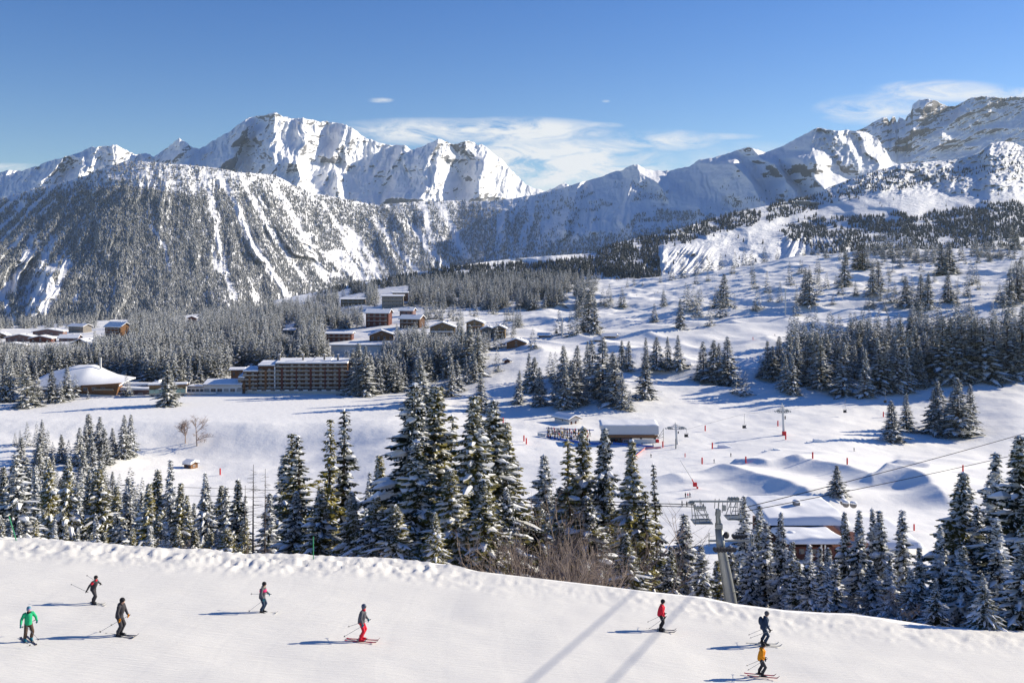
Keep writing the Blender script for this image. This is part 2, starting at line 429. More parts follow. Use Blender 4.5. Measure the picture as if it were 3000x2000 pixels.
def gz(px, d):
    fi = np.clip((px - PX0) / PSTEP, 0, len(PXG) - 1.001); i = int(fi); f = fi - i
    z = 0
    for j, w in ((i, 1 - f), (i + 1, f)):
        z += w * np.interp(d, DG[j], ZG[j])
    return float(z)


def gd(px, py):
    """distance of the ground seen at a photo position"""
    fi = np.clip((px - PX0) / PSTEP, 0, len(PXG) - 1.001); i = int(round(fi))
    return float(col_d(i, py))


def gpt(px, py):
    d = gd(px, py); return Vector(((px - 1500) / F * d, d, gz(px, d)))


def gw(x, y):
    return gz(1500 + F * x / y, y)


def grid_mesh(name, X, Y, Z, mats, smooth=True):
    nx, ny = X.shape; V = np.stack([X, Y, Z], -1).reshape(-1, 3)
    idx = np.arange(nx * ny).reshape(nx, ny)
    q = np.stack([idx[:-1, :-1], idx[1:, :-1], idx[1:, 1:], idx[:-1, 1:]], -1).reshape(-1, 4)
    return mesh_np(name, V, q, np.full(len(q), 4), mats, None, smooth)


tag(link('piste', grid_mesh('piste', XG[:, :N1 + 1], DG[:, :N1 + 1], ZG[:, :N1 + 1], [M_PISTE])), kind='structure')
tag(link('snow_slope', grid_mesh('snow_slope', XG[:, N1:], DG[:, N1:], ZG[:, N1:], [M_FIELD])), kind='structure')
gs = 12500.0   # a base sheet of the far country, out to the horizon
tag(link('ground', mesh_np('ground', [(-gs, -1200, -900), (gs, -1200, -900), (gs, 12200, -900), (-gs, 12200, -900)], [0, 1, 2, 3], [4], [M_FIELD])), kind='structure')


# ---------------------------------------------------------------- mountains
class Sheet:
    def __init__(s, crest, Dc, foot, Df, off, pw=1.0): s.crest, s.Dc, s.foot, s.Df, s.off, s.pw = crest, Dc, foot, Df, off, pw

    def cr(s, px): return interp(s.crest, px)

    def pos(s, px, py):
        c = s.cr(px); f = interp(s.foot, px); v = np.clip((f - py) / (f - c), 0, 1)
        D = interp(s.Df, px) + (interp(s.Dc, px) - interp(s.Df, px)) * v ** s.pw
        D = D + s.off(px, py, v)
        return (px - 1500) / F * D, D, (800 - py) / F * D

    def build(s, name, px0, px1, nx, ny, mats, rock=None, jag=3.0, seed=0):
        px = np.linspace(px0, px1, nx); v = np.linspace(0, 1, ny)
        c = s.cr(px); f = interp(s.foot, px)
        PX = np.repeat(px[:, None], ny, 1); PY = f[:, None] + (c - f)[:, None] * v[None]
        X, Y, Z = s.pos(PX, PY)
        jg = (ridged(px / 14, px * 0, 4, seed + 50) - .6) * jag
        Z = Z + (jg[:, None] / F * Y) * v[None] ** 12
        # far side of the crest
        bx, by, bz = [], [], []
        for k, (dd, dz) in enumerate(((150, -110), (700, -600), (1600, -1500))):
            D = Y[:, -1] + dd; bx.append((px - 1500) / F * D); by.append(D); bz.append(Z[:, -1] + dz)
        X = np.c_[X, np.array(bx).T]; Y = np.c_[Y, np.array(by).T]; Z = np.c_[Z, np.array(bz).T]
        me = grid_mesh(name, X, Y, Z, mats)
        a = me.attributes.new('rock', 'FLOAT', 'POINT')
        r = np.zeros(X.shape)
        if rock is not None: r[:, :ny] = rock(PX, PY, v[None] + 0 * PY)
        a.data.foreach_set('value', r.astype(np.float32).ravel())
        return tag(link(name, me), kind='structure')


def ridges(lst, px, py):
    """buttresses: (points of the ridge line, half width left, half width right, how far it stands forward)"""
    t = np.zeros(np.shape(px))
    for pts, wl, wr, A in lst:
        a = np.array(pts, float); x = np.interp(py, a[:, 1], a[:, 0]); w = np.where(px < x, wl, wr)
        g = np.clip(1 - np.abs(px - x) / w, 0, 1)
        fd = smoothstep(a[0, 1] - 25, a[0, 1] + 5, py) * (1 - smoothstep(a[-1, 1], a[-1, 1] + 50, py))
        t = t + A * g * fd
    return -t


C_FAR = [(-600, 560), (-200, 530), (0, 505), (20, 500), (60, 500), (110, 487), (150, 470), (200, 457), (235, 445), (270, 431), (300, 430), (342, 424), (370, 440), (400, 454), (425, 448), (450, 458), (480, 440), (515, 414), (526, 405), (540, 415), (568, 435), (575, 435), (585, 437),
         (620, 415), (650, 400), (690, 372), (720, 350), (735, 345), (760, 340), (780, 338), (808, 328), (830, 341), (860, 348), (885, 345), (905, 350), (925, 355), (960, 356), (1000, 362), (1030, 372), (1060, 398), (1085, 408), (1110, 417), (1140, 425), (1185, 425), (1205, 441), (1240, 428), (1283, 406), (1300, 412), (1330, 425), (1350, 418), (1372, 411),
         (1400, 424), (1412, 421), (1440, 446), (1470, 468), (1510, 510), (1540, 540), (1565, 553), (1600, 560), (1625, 550), (1655, 535), (1690, 553), (1760, 580), (2000, 640), (3600, 800)]
R_FAR = [([(806, 325), (800, 400), (796, 480), (830, 600)], 75, 150, 420), ([(708, 360), (703, 410), (680, 450), (640, 500)], 120, 34, 260), ([(285, 425), (262, 480), (200, 560)], 70, 60, 220), ([(342, 424), (330, 470), (310, 540)], 40, 80, 160),
         ([(526, 405), (535, 440), (540, 480)], 60, 60, 180), ([(1283, 404), (1255, 470), (1225, 580)], 110, 110, 420), ([(1370, 410), (1390, 470), (1400, 560)], 45, 120, 200), ([(978, 500), (985, 540), (990, 580)], 70, 30, 260),
         ([(866, 482), (880, 520), (905, 580)], 60, 40, 240), ([(1020, 370), (1000, 410), (965, 450)], 40, 90, 160), ([(1190, 425), (1150, 470), (1130, 500)], 40, 40, 150), ([(905, 350), (880, 430), (860, 470)], 50, 60, 160), ([(200, 457), (150, 510), (80, 580)], 50, 50, 200), ([(1300, 500), (1290, 540), (1285, 590)], 40, 30, 150), ([(1420, 470), (1400, 520), (1390, 580)], 30, 50, 140), ([(110, 487), (80, 530), (30, 580)], 40, 40, 150)]


def off_far(px, py, v):
    wx = px + (fbm(px / 60, py / 60, 3, 3) - .5) * 34; wy = py + (fbm(px / 60, py / 60, 3, 9) - .5) * 20
    t = ridges(R_FAR, wx, wy) * 1.35
    t = t - (ridged(wx / 55 + (py - 300) / 160, wy / 130, 5, 60, .56) - .55) * 250 - (ridged(wx / 17, wy / 34, 3, 77) - .55) * 60
    return t


S_FAR = Sheet(C_FAR, [(-600, 8600), (300, 9400), (800, 10200), (1600, 10800), (3600, 11500)], [(-600, 700), (3600, 900)], [(-600, 7600), (300, 8200), (800, 8600), (1600, 9200), (3600, 9500)], off_far)
S_FAR.build('mountain_range', -500, 1950, 1250, 300, [M_FAR], lambda px, py, v: .35 * smoothstep(.5, .1, np.abs(px - 770) / 120) * (py < 480) + .25 * (fbm(px / 40, py / 40, 2, 5) > .5), 7, 1)

C_MID = [(-600, 660), (-300, 630), (0, 582), (60, 565), (110, 553), (160, 540), (220, 525), (270, 507), (310, 490), (350, 478), (400, 473), (470, 477), (540, 483), (600, 488), (640, 494), (700, 504), (760, 508), (800, 512), (830, 525), (870, 548), (920, 566), (1000, 582), (1060, 592), (1100, 600), (1160, 596), (1230, 590),
         (1320, 588), (1420, 590), (1500, 582), (1560, 572), (1640, 553), (1700, 535), (1760, 518), (1800, 503), (1825, 498), (1848, 484), (1870, 482), (1890, 495), (1920, 500), (1960, 500), (2020, 487), (2050, 467), (2090, 462), (2130, 450), (2190, 431), (2215, 437), (2245, 446), (2290, 430), (2330, 408), (2370, 387), (2395, 373), (2420, 379), (2450, 384), (2480, 380), (2510, 384), (2540, 388), (2570, 405),
         (2595, 440), (2610, 470), (2660, 500), (2800, 560), (3600, 640)]
R_MID = [([(2150, 478), (2195, 530), (2255, 610)], 120, 26, 330), ([(2262, 475), (2300, 530), (2350, 610)], 60, 22, 260), ([(2340, 462), (2395, 530), (2440, 600)], 70, 100, 330), ([(2392, 373), (2372, 430), (2390, 470)], 80, 140, 300), ([(2450, 384), (2470, 420), (2520, 480)], 40, 40, 130), ([(2500, 384), (2530, 430), (2570, 480)], 30, 40, 120), ([(1700, 535), (1690, 600), (1660, 660)], 60, 16, 120), ([(2190, 431), (2240, 470), (2260, 480)], 50, 40, 150), ([(1860, 482), (1900, 520), (1950, 560)], 60, 60, 150), ([(2430, 380), (2440, 430), (2480, 480)], 30, 30, 90),
         ([(2050, 600), (2080, 680), (2090, 760)], 60, 60, 90)]


def fan(px, py):
    c = np.interp(px, [-600, 200, 560, 900, 1150, 1500, 2000, 2600], [0, 0, 0, 0, 0, 0, 0, 0])
    left = (px - 540) / (py - 150) * 700
    right = px - (py - 600) * np.interp(px, [900, 1150, 1400, 2200], [.62, .5, -.15, -.25])
    k = smoothstep(820, 1080, px)
    return left * (1 - k) + (right - 540) * k


def off_mid(px, py, v):
    s = fan(px, py) + (fbm(px / 45, py / 80, 3, 4) - .5) * 44
    amp = np.interp(px, [-600, 200, 400, 560, 700, 1050, 1300, 1900, 2300, 3600], [110, 120, 50, 55, 105, 120, 110, 70, 60, 60]) * smoothstep(.02, .25, 1 - v) * smoothstep(0, .1, v + .1)
    amp = amp * (.3 + 1.0 * smoothstep(.35, .65, fbm(px / 110, py / 90, 2, 97)))
    s = s + (fbm(px / 130, py / 130, 2, 98) - .5) * 55
    g = ridged(s / 70, v * 1.2, 4, 90, .55) - .55
    t = -g * amp * 2.0 - (ridged(s / 21, v * 2.2, 3, 14) - .5) * amp * .42
    t = t + ridges(R_MID, px + (fbm(px / 40, py / 40, 2, 6) - .5) * 30, py)
    t = t - (ridged(px / 30, py / 30, 3, 33) - .5) * 40 - (ridged(px / 13 + py / 40, py / 26, 3, 35) - .5) * 75 * smoothstep(2330, 2390, px) * smoothstep(490, 460, py)
    return t


S_MID = Sheet(C_MID, [(-600, 4900), (0, 5100), (300, 5180), (500, 5280), (700, 5520), (1050, 6500), (1350, 7050), (1600, 7050), (2000, 6980), (2400, 6900), (2700, 6850), (3600, 6500)],
              [(-600, 1010), (1000, 980), (1500, 860), (2000, 800), (3600, 800)],
              [(-600, 3500), (0, 3650), (300, 3750), (500, 3900), (700, 4200), (1050, 5200), (1350, 5700), (1600, 5650), (2000, 5550), (2400, 5480), (2700, 5450), (3600, 5200)], off_mid, 1.1)
S_MID.build('wooded_mountain', -550, 2950, 1500, 330, [M_MID], lambda px, py, v: .25 * smoothstep(2290, 2340, px) * (1 - smoothstep(2420, 2480, px)) * (py < 470) + .1 * pip(px, py, [(2020, 480), (2190, 430), (2230, 440), (2090, 500)]), 4, 2)

C_CR = [(2300, 470), (2450, 400), (2500, 388), (2535, 372), (2560, 358), (2585, 346), (2598, 344), (2606, 358), (2614, 342), (2622, 344), (2628, 362), (2634, 345), (2643, 344), (2652, 352), (2660, 338), (2668, 330), (2674, 305), (2690, 294), (2715, 290), (2735, 293), (2760, 303), (2775, 312), (2800, 312), (2822, 298),
        (2850, 286), (2880, 281), (2920, 283), (2940, 289), (2960, 284), (3000, 284), (3100, 290), (3400, 300), (3600, 330)]
R_CR = [([(2590, 345), (2575, 390), (2600, 440)], 60, 40, 160), ([(2720, 290), (2690, 350), (2660, 400)], 60, 70, 260), ([(2870, 281), (2820, 330), (2760, 390)], 60, 90, 160), ([(2760, 400), (2740, 440), (2710, 470)], 60, 60, 100)]
S_CR = Sheet(C_CR, [(2300, 8900), (3000, 8700), (3600, 8500)], [(2300, 650), (3600, 620)], [(2300, 7700), (3000, 7600), (3600, 7500)],
             lambda px, py, v: ridges(R_CR, px, py) - (ridged(px / 60 + py / 40, py / 50, 4, 40) - .5) * 150 - (ridged(px / 15, py / 30, 3, 44) - .5) * 60 * smoothstep(470, 330, py))


def rock_cr(px, py, v):
    n = (fbm(px / 22, py / 22, 3, 71) - .5) * 70
    top = interp([(2500, 55), (2560, 85), (2620, 100), (2700, 110), (2760, 70), (2800, 24), (2900, 34), (2960, 22), (3600, 16)], px)
    dep = py - interp(C_CR, px)
    strata = smoothstep(.60, .68, fbm((px * .85 + py * .55) / 90, (py * .9 - px * -.35) / 9, 3, 72)) * .36 * (px > 2700)
    return .75 * smoothstep(top + 20, top - 10, dep + n) + strata


S_CR.build('rocky_ridge', 2380, 3560, 760, 260, [M_ROCK], rock_cr, 6, 3)

C_HILL = [(700, 900), (1000, 840), (1150, 810), (1300, 785), (1400, 770), (1500, 758), (1600, 750), (1700, 744), (1745, 742), (1770, 728), (1800, 714), (1850, 702), (1900, 692), (1950, 680), (2000, 668), (2080, 642), (2150, 622), (2250, 602), (2330, 583), (2390, 570), (2430, 548), (2500, 522), (2560, 502), (2600, 492), (2640, 480), (2700, 476), (2760, 470), (2800, 468),
          (2870, 450), (2900, 420), (2940, 414), (2970, 418), (3000, 432), (3100, 440), (3600, 430)]


def off_hill(px, py, v):
    g = pip(px, py, [(1930, 700), (2200, 660), (2480, 690), (2500, 800), (1920, 820)])
    wv = (fbm(px / 25, py / 40, 2, 86) - .5) * 9
    ga = ridged((px + (py - 760) * .75 + wv) / 17, py / 300, 3, 81) * (smoothstep(1925, 1945, px) * (1 - smoothstep(2050, 2110, px)) * smoothstep(712, 740, py) * (1 - smoothstep(790, 830, py)))
    gb = ridged(((px - 2372) / np.maximum(py - 620, 20) * 130 + wv) / 15, py / 300, 3, 87) * (smoothstep(2290, 2318, px) * (1 - smoothstep(2470, 2500, px)) * smoothstep(672, 700, py) * (1 - smoothstep(770, 800, py)))
    gul = (ga + gb) * 105 + (ridged(px / 60, py / 40, 3, 88) - .5) * 60 * (smoothstep(1915, 1960, px) * (1 - smoothstep(2460, 2520, px)) * smoothstep(665, 700, py))
    up = (fbm(px / 16 + py / 30, py / 10, 4, 83) - .5) * 120 * smoothstep(2330, 2420, px) * smoothstep(595, 540, py) * smoothstep(430, 470, py + 20)
    mound = (ridged(px / 11 + py / 20, py / 16, 3, 84) - .5) * 70 * pip(px, py, [(2860, 450), (2900, 414), (3020, 414), (3020, 470), (2880, 468)])
    roll = (fbm(px / 150, py / 60, 3, 82) - .5) * 260
    return -gul - up - mound + roll


S_HILL = Sheet(C_HILL, [(700, 2800), (1300, 3000), (1750, 3200), (2000, 3500), (2400, 4300), (3000, 5000), (3600, 5200)], [(700, 960), (1700, 880), (3600, 830)], [(700, 2350), (3600, 2450)], off_hill, 1.0)
S_HILL.build('hills', 800, 3560, 1150, 330, [M_HILL], lambda px, py, v: .12 * pip(px, py, [(2330, 583), (2560, 500), (3000, 475), (3000, 510), (2700, 530), (2420, 590)]) + .5 * pip(px, py, [(2030, 690), (2110, 690), (2150, 720), (2060, 730)]) , 2, 4)


# ---------------------------------------------------------------- far woods: too many to count, one mass each
def cones(P, Hh, rr, seed, sides=5, lay=2):
    """merged little conifers: P (n,3), heights, radius ratio"""
    n = len(P); r = np.random.default_rng(seed)
    vs = []; fs = []; base = 0
    ang0 = r.random(n) * 6.28
    for L in range(lay):
        z0 = .02 + L * .36; z1 = [.62, 1.0][L] if lay == 2 else 1.0
        rad = rr * [1.0, .62][L] if lay == 2 else rr
        ring = []
        for k in range(sides):
            a = ang0 + 6.283 * (k + .5 * L) / sides; rk = Hh * rad * (.7 + .6 * r.random(n))
            ring.append(np.stack([P[:, 0] + np.cos(a) * rk, P[:, 1] + np.sin(a) * rk, P[:, 2] + Hh * (z0 + .09 * (r.random(n) - .5))], -1))
        top = np.stack([P[:, 0], P[:, 1], P[:, 2] + Hh * z1], -1)
        V = np.concatenate([np.stack(ring, 1), top[:, None]], 1)     # n, sides+1, 3
        vs.append(V)
    V = np.concatenate(vs, 1); m = V.shape[1]; V = V.reshape(-1, 3)
    tri = []
    for L in range(lay):
        o = L * (sides + 1)
        for k in range(sides): tri.append((o + k, o + (k + 1) % sides, o + sides))
    tri = np.array(tri); Fx = (tri[None] + (np.arange(n) * m)[:, None, None]).reshape(-1, 3)
    return V, Fx


def wood(name, sheet, cand, dens, hm, rr, mat, label, seed):
    px, py = cand; dn = dens(px, py); r = np.random.default_rng(seed)
    k = r.random(len(px)) < dn; px, py = px[k], py[k]
    X, Y, Z = sheet.pos(px, py); P = np.stack([X, Y, Z - 1.0], -1)
    Hh = hm * (.55 + .8 * r.random(len(px)))
    V, Fx = cones(P, Hh, rr, seed + 1)
    return tag(link(name, mesh_np(name, V, Fx, np.full(len(Fx), 3), [mat])), label, 'forest', kind='stuff')


def polyline_dist(px, py, pts):
    a = np.array(pts, float); x = np.interp(py, a[:, 1], a[:, 0]); ins = (py > a[0, 1]) & (py < a[-1, 1]); return np.where(ins, np.abs(px - x), 1e3)


def dens_mid(px, py):
    s = fan(px, py) + (fbm(px / 50, py / 90, 3, 4) - .5) * 26
    st = fbm(s / 26, py / 420, 4, 61, .6)
    bare = np.interp(px, [-300, 0, 140, 260, 420, 560, 640, 760, 950, 1150, 1400, 1800, 2300], [.60, .60, .64, .78, .94, .86, .72, .68, .66, .60, .54, .46, .42])
    bare = bare + (fbm(px / 80, py / 60, 3, 99) - .5) * .5
    d = smoothstep(bare + .05, bare - .05, st)
    top = interp([(-600, 30), (150, 10), (300, 45), (420, 75), (560, 70), (700, 40), (850, 10), (1100, 0), (1400, 10), (1600, 60), (1800, 100), (2100, 150), (2400, 200), (3600, 200)], px)
    dep = py - interp(C_MID, px) + (fbm(px / 40, py / 30, 3, 62) - .5) * 50
    d = d * (.24 + .76 * smoothstep(top - 12, top + 26, dep))
    lowfill = smoothstep(1100, 1300, px) * smoothstep(640, 760, py) * .5
    d = np.maximum(d, lowfill)
    right = smoothstep(1500, 1750, px)
    d = d * (1 - right) + right * smoothstep(.52, .6, fbm(px / 60 + py / 60, py / 30, 4, 64)) * smoothstep(520, 640, py - (px - 1800) * .05) * .8
    d = np.where(right > .3, np.maximum(d, smoothstep(690, 745, py + (px - 1600) * .12) * .95), d)
    for pts, w in [([(600, 520), (622, 600), (640, 700), (660, 800), (690, 885)], 9), ([(640, 505), (690, 600), (730, 700), (790, 790), (850, 880)], 12), ([(700, 510), (760, 620), (820, 720), (900, 830)], 8), ([(800, 540), (850, 620), (900, 720), (960, 830)], 13),
                   ([(962, 735), (1000, 770), (1040, 800), (1075, 825)], 32), ([(940, 590), (990, 660), (1060, 760), (1110, 820)], 8), ([(100, 680), (70, 760), (30, 860)], 12), ([(160, 690), (120, 780), (70, 880)], 14), ([(150, 770), (110, 850), (60, 900)], 9), ([(10, 860), (20, 900), (40, 960)], 12),
                   ([(440, 660), (480, 720), (500, 800)], 7), ([(1210, 660), (1250, 730), (1330, 800)], 12), ([(1290, 600), (1330, 680), (1370, 760)], 14), ([(1100, 640), (1150, 720), (1230, 800)], 9)]:
        q = polyline_dist(px + (fbm(px / 12, py / 25, 2, 65) - .5) * 14, py, pts); d = d * (.07 + .93 * smoothstep(w * .7, w * 1.3, q))
    return d * (py < interp(S_MID.foot, px))


r0 = np.random.default_rng(101)
n = 170000; cpx = r0.uniform(-450, 2500, n); cpy = r0.uniform(470, 960, n); k = cpy > interp(C_MID, cpx) + 1
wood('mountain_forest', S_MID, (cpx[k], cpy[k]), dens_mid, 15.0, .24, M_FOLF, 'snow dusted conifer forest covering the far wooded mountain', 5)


def dens_hill(px, py):
    d = .006 + 0 * px; j = (fbm(px / 30, py / 15, 3, 91) - .5) * 30; py2 = py + j
    d = np.where(pip(px, py + j * .3, [(900, 860), (1300, 788), (1740, 745), (1800, 712), (1920, 680), (1940, 830), (900, 900)]), .95, d)
    d = np.where(pip(px, py2, [(1780, 700), (2080, 632), (2330, 570), (2440, 590), (2350, 622), (2240, 650), (2110, 680), (1960, 722), (1900, 730)]), .85, d)
    d = np.where(pip(px, py2, [(2280, 668), (2430, 625), (2700, 632), (2850, 600), (3560, 540), (3560, 730), (2900, 715), (2480, 695), (2320, 708)]), .97, d)
    d = np.where(pip(px, py2, [(2380, 575), (2560, 500), (2700, 500), (3000, 478), (3000, 500), (2700, 540), (2450, 592)]), .3, d)
    d = np.where(pip(px, py2, [(2330, 700), (2400, 700), (2500, 690), (3100, 700), (3100, 800), (2480, 780)]), .55, d)
    sn = pip(px, py, [(1500, 758), (1745, 742), (1760, 752), (1600, 768), (1450, 775)]) | pip(px, py, [(2390, 640), (2600, 628), (2560, 608), (2400, 600)])
    d = d * smoothstep(.29, .39, fbm(px / 38, py / 16, 3, 93))
    return np.where(sn, 0, d)


n = 100000; cpx = r0.uniform(900, 3500, n); cpy = r0.uniform(440, 860, n); k = cpy > interp(C_HILL, cpx) + 2
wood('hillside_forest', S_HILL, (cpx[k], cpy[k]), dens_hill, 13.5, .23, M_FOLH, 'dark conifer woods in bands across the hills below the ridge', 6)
# ---------------------------------------------------------------- snow-laden spruces
def spruce_parts(seed, H=20.0, R=3.4, nb=170, det=2, snow=.75, slim=1.0, gap=0.0, droop=.45, bare=0.05, twig=False):
    """returns (trunk MB, crown MB): branches with sprays of needles and snow lying along them"""
    r = random.Random(seed); T = MB(); C = MB()
    T.poly([(0, 0, -2), (0, 0, H * .5), (r.uniform(-.1, .1), r.uniform(-.1, .1), H * .985)], [H * .0135, H * .008, .02], 7 if det > 1 else 5)
    lump = 0.0
    for i in range(nb):
        t = bare + (1 - bare) * ((i + r.random()) / nb) ** 1.12
        if t > .99: t = .99
        az = i * 2.39996 + r.uniform(-.5, .5)
        L = R * slim * (((1 - t) ** (1.1 if det > 1 else .95)) * (1.25 if det > 1 else 1.0)) * r.uniform(.55, 1.22) * (1 + .22 * math.sin(t * 37 + seed)) + .12 + .2 * (1 - t)
        if gap and r.random() < gap: L *= r.uniform(.3, .7)
        ca, sa = math.cos(az), math.sin(az)
        up0 = .35 * t - droop * (1 - t) * r.uniform(.5, 1.5) * (1.5 if det > 1 else 1); seg = 4 if det > 1 else 2
        P = []
        for k in range(seg + 1):
            q = k / seg
            P.append(Vector((ca * L * q, sa * L * q, t * H + L * (up0 * q - .28 * q * q + .18 * q ** 3))))
        side = Vector((-sa, ca, 0))
        if det > 1 and twig: T.poly([P[0], P[2], P[-1]], [.05, .03, .01], 3, 0, False)
        cards = []
        nc = {3: 6, 2: 4, 1: 2}[det]
        for k in range(nc):
            q = (.12 + .88 * (k + r.random() * .8) / nc); qi = min(int(q * seg), seg - 1); b = P[qi].lerp(P[qi + 1], q * seg - qi)
            for sg in (-1, 1):
                l = (.20 * L + .28) * (1.15 - .75 * q) * r.uniform(.7, 1.3) * (1.35 if det == 1 else 1)
                dr = Vector((ca, sa, 0)) * .65 + side * sg * .8; tip = b + dr * l + Vector((0, 0, -l * r.uniform(.2, .75)))
                wd = Vector((ca, sa, 0)) * l * .38
                C.add([b - wd, b + wd, tip + wd * .55, tip - wd * .45], [(0, 1, 2, 3)], 0)
                cards.append((b, tip, wd, l))
                if det > 1 and r.random() < .5:     # hanging twiglets
                    h = l * r.uniform(.5, .9); C.add([b - wd * .8, b + wd * .8, b + wd * .5 + Vector((0, 0, -h)) + side * .05, b - wd * .5 + Vector((0, 0, -h))], [(0, 1, 2, 3)], 0)
        e = P[-1]; wl = .16 * L + .12
        C.add([P[-2] - side * wl, P[-2] + side * wl, e + side * wl * .35 + Vector((ca, sa, -.4)) * .22, e - side * wl * .35 + Vector((ca, sa, -.4)) * .22], [(0, 1, 2, 3)], 0)
        # snow along the bough
        if r.random() < snow:
            big = r.random() < .2
            if det == 1:
                w = (.10 * L + .22) * r.uniform(.7, 1.5); a = P[0].lerp(P[-1], r.uniform(.15, .4)); u = Vector((0, 0, .16))
                b2 = P[1]; C.add([a + u, b2 - side * w + u * .4, P[2] + u * .6 + side * 0.0, b2 + side * w + u * .4, b2 + u * 2.2], [(0, 1, 4), (1, 2, 4), (2, 3, 4), (3, 0, 4)], 1)
            else:
                rad = [0.03, .10 * L ** .5 * r.uniform(.7, 1.5) + .06, .12 * L ** .5 * r.uniform(.7, 1.6) + .06, .09 * L ** .5 * r.uniform(.6, 1.5) + .05, .05]
                if big: rad = [x * 1.7 for x in rad]
                n = 5; V = []; fs = []
                for k in range(seg + 1):
                    tg = (P[min(k + 1, seg)] - P[max(k - 1, 0)]).normalized(); up = tg.cross(side) if tg.cross(side).z > 0 else side.cross(tg)
                    for j in range(n):
                        an = math.pi * 2 * j / n + .3; V.append(P[k] + up * (.04 + rad[k] * .45) + side * math.cos(an) * rad[k] * .95 + up * math.sin(an) * rad[k] * .75)
                for k in range(seg):
                    for j in range(n):
                        a = k * n + j; b2 = k * n + (j + 1) % n; fs.append((a, b2, b2 + n, a + n))
                C.add(V, fs, 1)
        if det > 1:
            for (b, tip, wd, l) in cards:
                if r.random() < snow * .75:
                    c = b.lerp(tip, r.uniform(.3, .7)); s = l * r.uniform(.25, .55); u = Vector((0, 0, s * .45 + .03)); dv = (tip - b).normalized() * s
                    C.add([c - dv + Vector((0, 0, .03)), c - wd * .55 + Vector((0, 0, .02)), c + dv + Vector((0, 0, .02)), c + wd * .55 + Vector((0, 0, .02)), c + u], [(0, 1, 4), (1, 2, 4), (2, 3, 4), (3, 0, 4)], 1)
    if det > 1:   # dense inner twigs round the stem
        for i in range(nb):
            t = r.uniform(bare + .02, .95); az = r.uniform(0, 6.28); l = R * slim * (1 - t) * .45; z = t * H
            a = Vector((math.cos(az) * .1, math.sin(az) * .1, z)); b = a + Vector((math.cos(az) * l, math.sin(az) * l, -l * .5)); w = Vector((-math.sin(az), math.cos(az), 0)) * l * .35
            C.add([a - w, a + w, b + w, b - w + Vector((0, 0, -.2))], [(0, 1, 2, 3)], 0)
    return T, C


PROTO = {}


def mk_proto(key, fol, **kw):
    T, C = spruce_parts(**kw); PROTO[key] = (T.mesh('trunk', [M_BARK]), C.mesh('crown', [fol, M_SNOW]), kw.get('H', 20.0))


for i in range(4): mk_proto(('near', i), M_FOL, seed=10 + i, R=[3.5, 3.1, 3.8, 3.3][i], nb=[230, 210, 240, 200][i], det=3, snow=.72, droop=[.62, .5, .75, .55][i], twig=True)
for i in range(3): mk_proto(('open', i), M_FOL, seed=30 + i, R=[2.5, 2.2, 2.8][i], nb=[120, 100, 130][i], det=3, snow=.36, gap=.35, droop=.35, twig=True)
for i in range(4): mk_proto(('laden', i), M_FOLM, seed=50 + i, R=[3.3, 2.9, 3.6, 3.1][i], nb=[190, 170, 200, 180][i], det=2, snow=.82, droop=[.5, .45, .6, .55][i])
for i in range(5): mk_proto(('mid', i), M_FOLM, seed=70 + i, R=[3.3, 2.8, 3.7, 3.0, 2.6][i], nb=[170, 160, 180, 165, 150][i], det=1, snow=.76, droop=[.5, .42, .6, .5, .35][i])
for i in range(2): mk_proto(('dark', i), M_FOL, seed=90 + i, R=3.0, nb=110, det=1, snow=.16, droop=.4)

TREES = []       # (name, label base, proto key, x, y, z, height, group, key for ordering)


def add_tree(kind, px, top, d, grp, bw=1.0, variant=None):
    x = (px - 1500) / F * d; z = gz(px, d); h = (800 - top) / F * d - z
    TREES.append(dict(kind=kind, px=px, x=x, y=d, z=z, h=h, grp=grp, bw=bw, v=variant))


def tree_b(kind, px, top, base, grp, bw=1.0, variant=None):
    add_tree(kind, px, top, gd(px, base), grp, bw, variant)


# ---- the belt just below the run (bases hidden behind its lip)
R = random.Random(5)
G1 = 'spruces in the belt below the left end of the run'
for (px, top) in [(12, 1360), (36, 1392), (63, 1327), (78, 1372), (105, 1358), (128, 1400), (156, 1336), (186, 1330), (205, 1392), (236, 1410), (261, 1378), (285, 1372), (309, 1366), (339, 1420), (372, 1399), (400, 1440), (422, 1414), (450, 1372), (497, 1342), (521, 1412), (545, 1450),
                  (569, 1474), (596, 1396), (613, 1383), (640, 1418), (666, 1427), (683, 1402), (710, 1450)]:
    d = R.uniform(150, 215); add_tree('laden' if R.random() < .6 else 'near', px, top, d, G1, R.uniform(.8, 1.05))
for k in range(22):
    px = -30 + k * 35 + R.uniform(-12, 12); add_tree('laden' if R.random() < .5 else 'near', px, R.uniform(1480, 1560), R.uniform(105, 145), G1, R.uniform(.9, 1.25))
G2 = 'tall spruces behind the middle of the run'
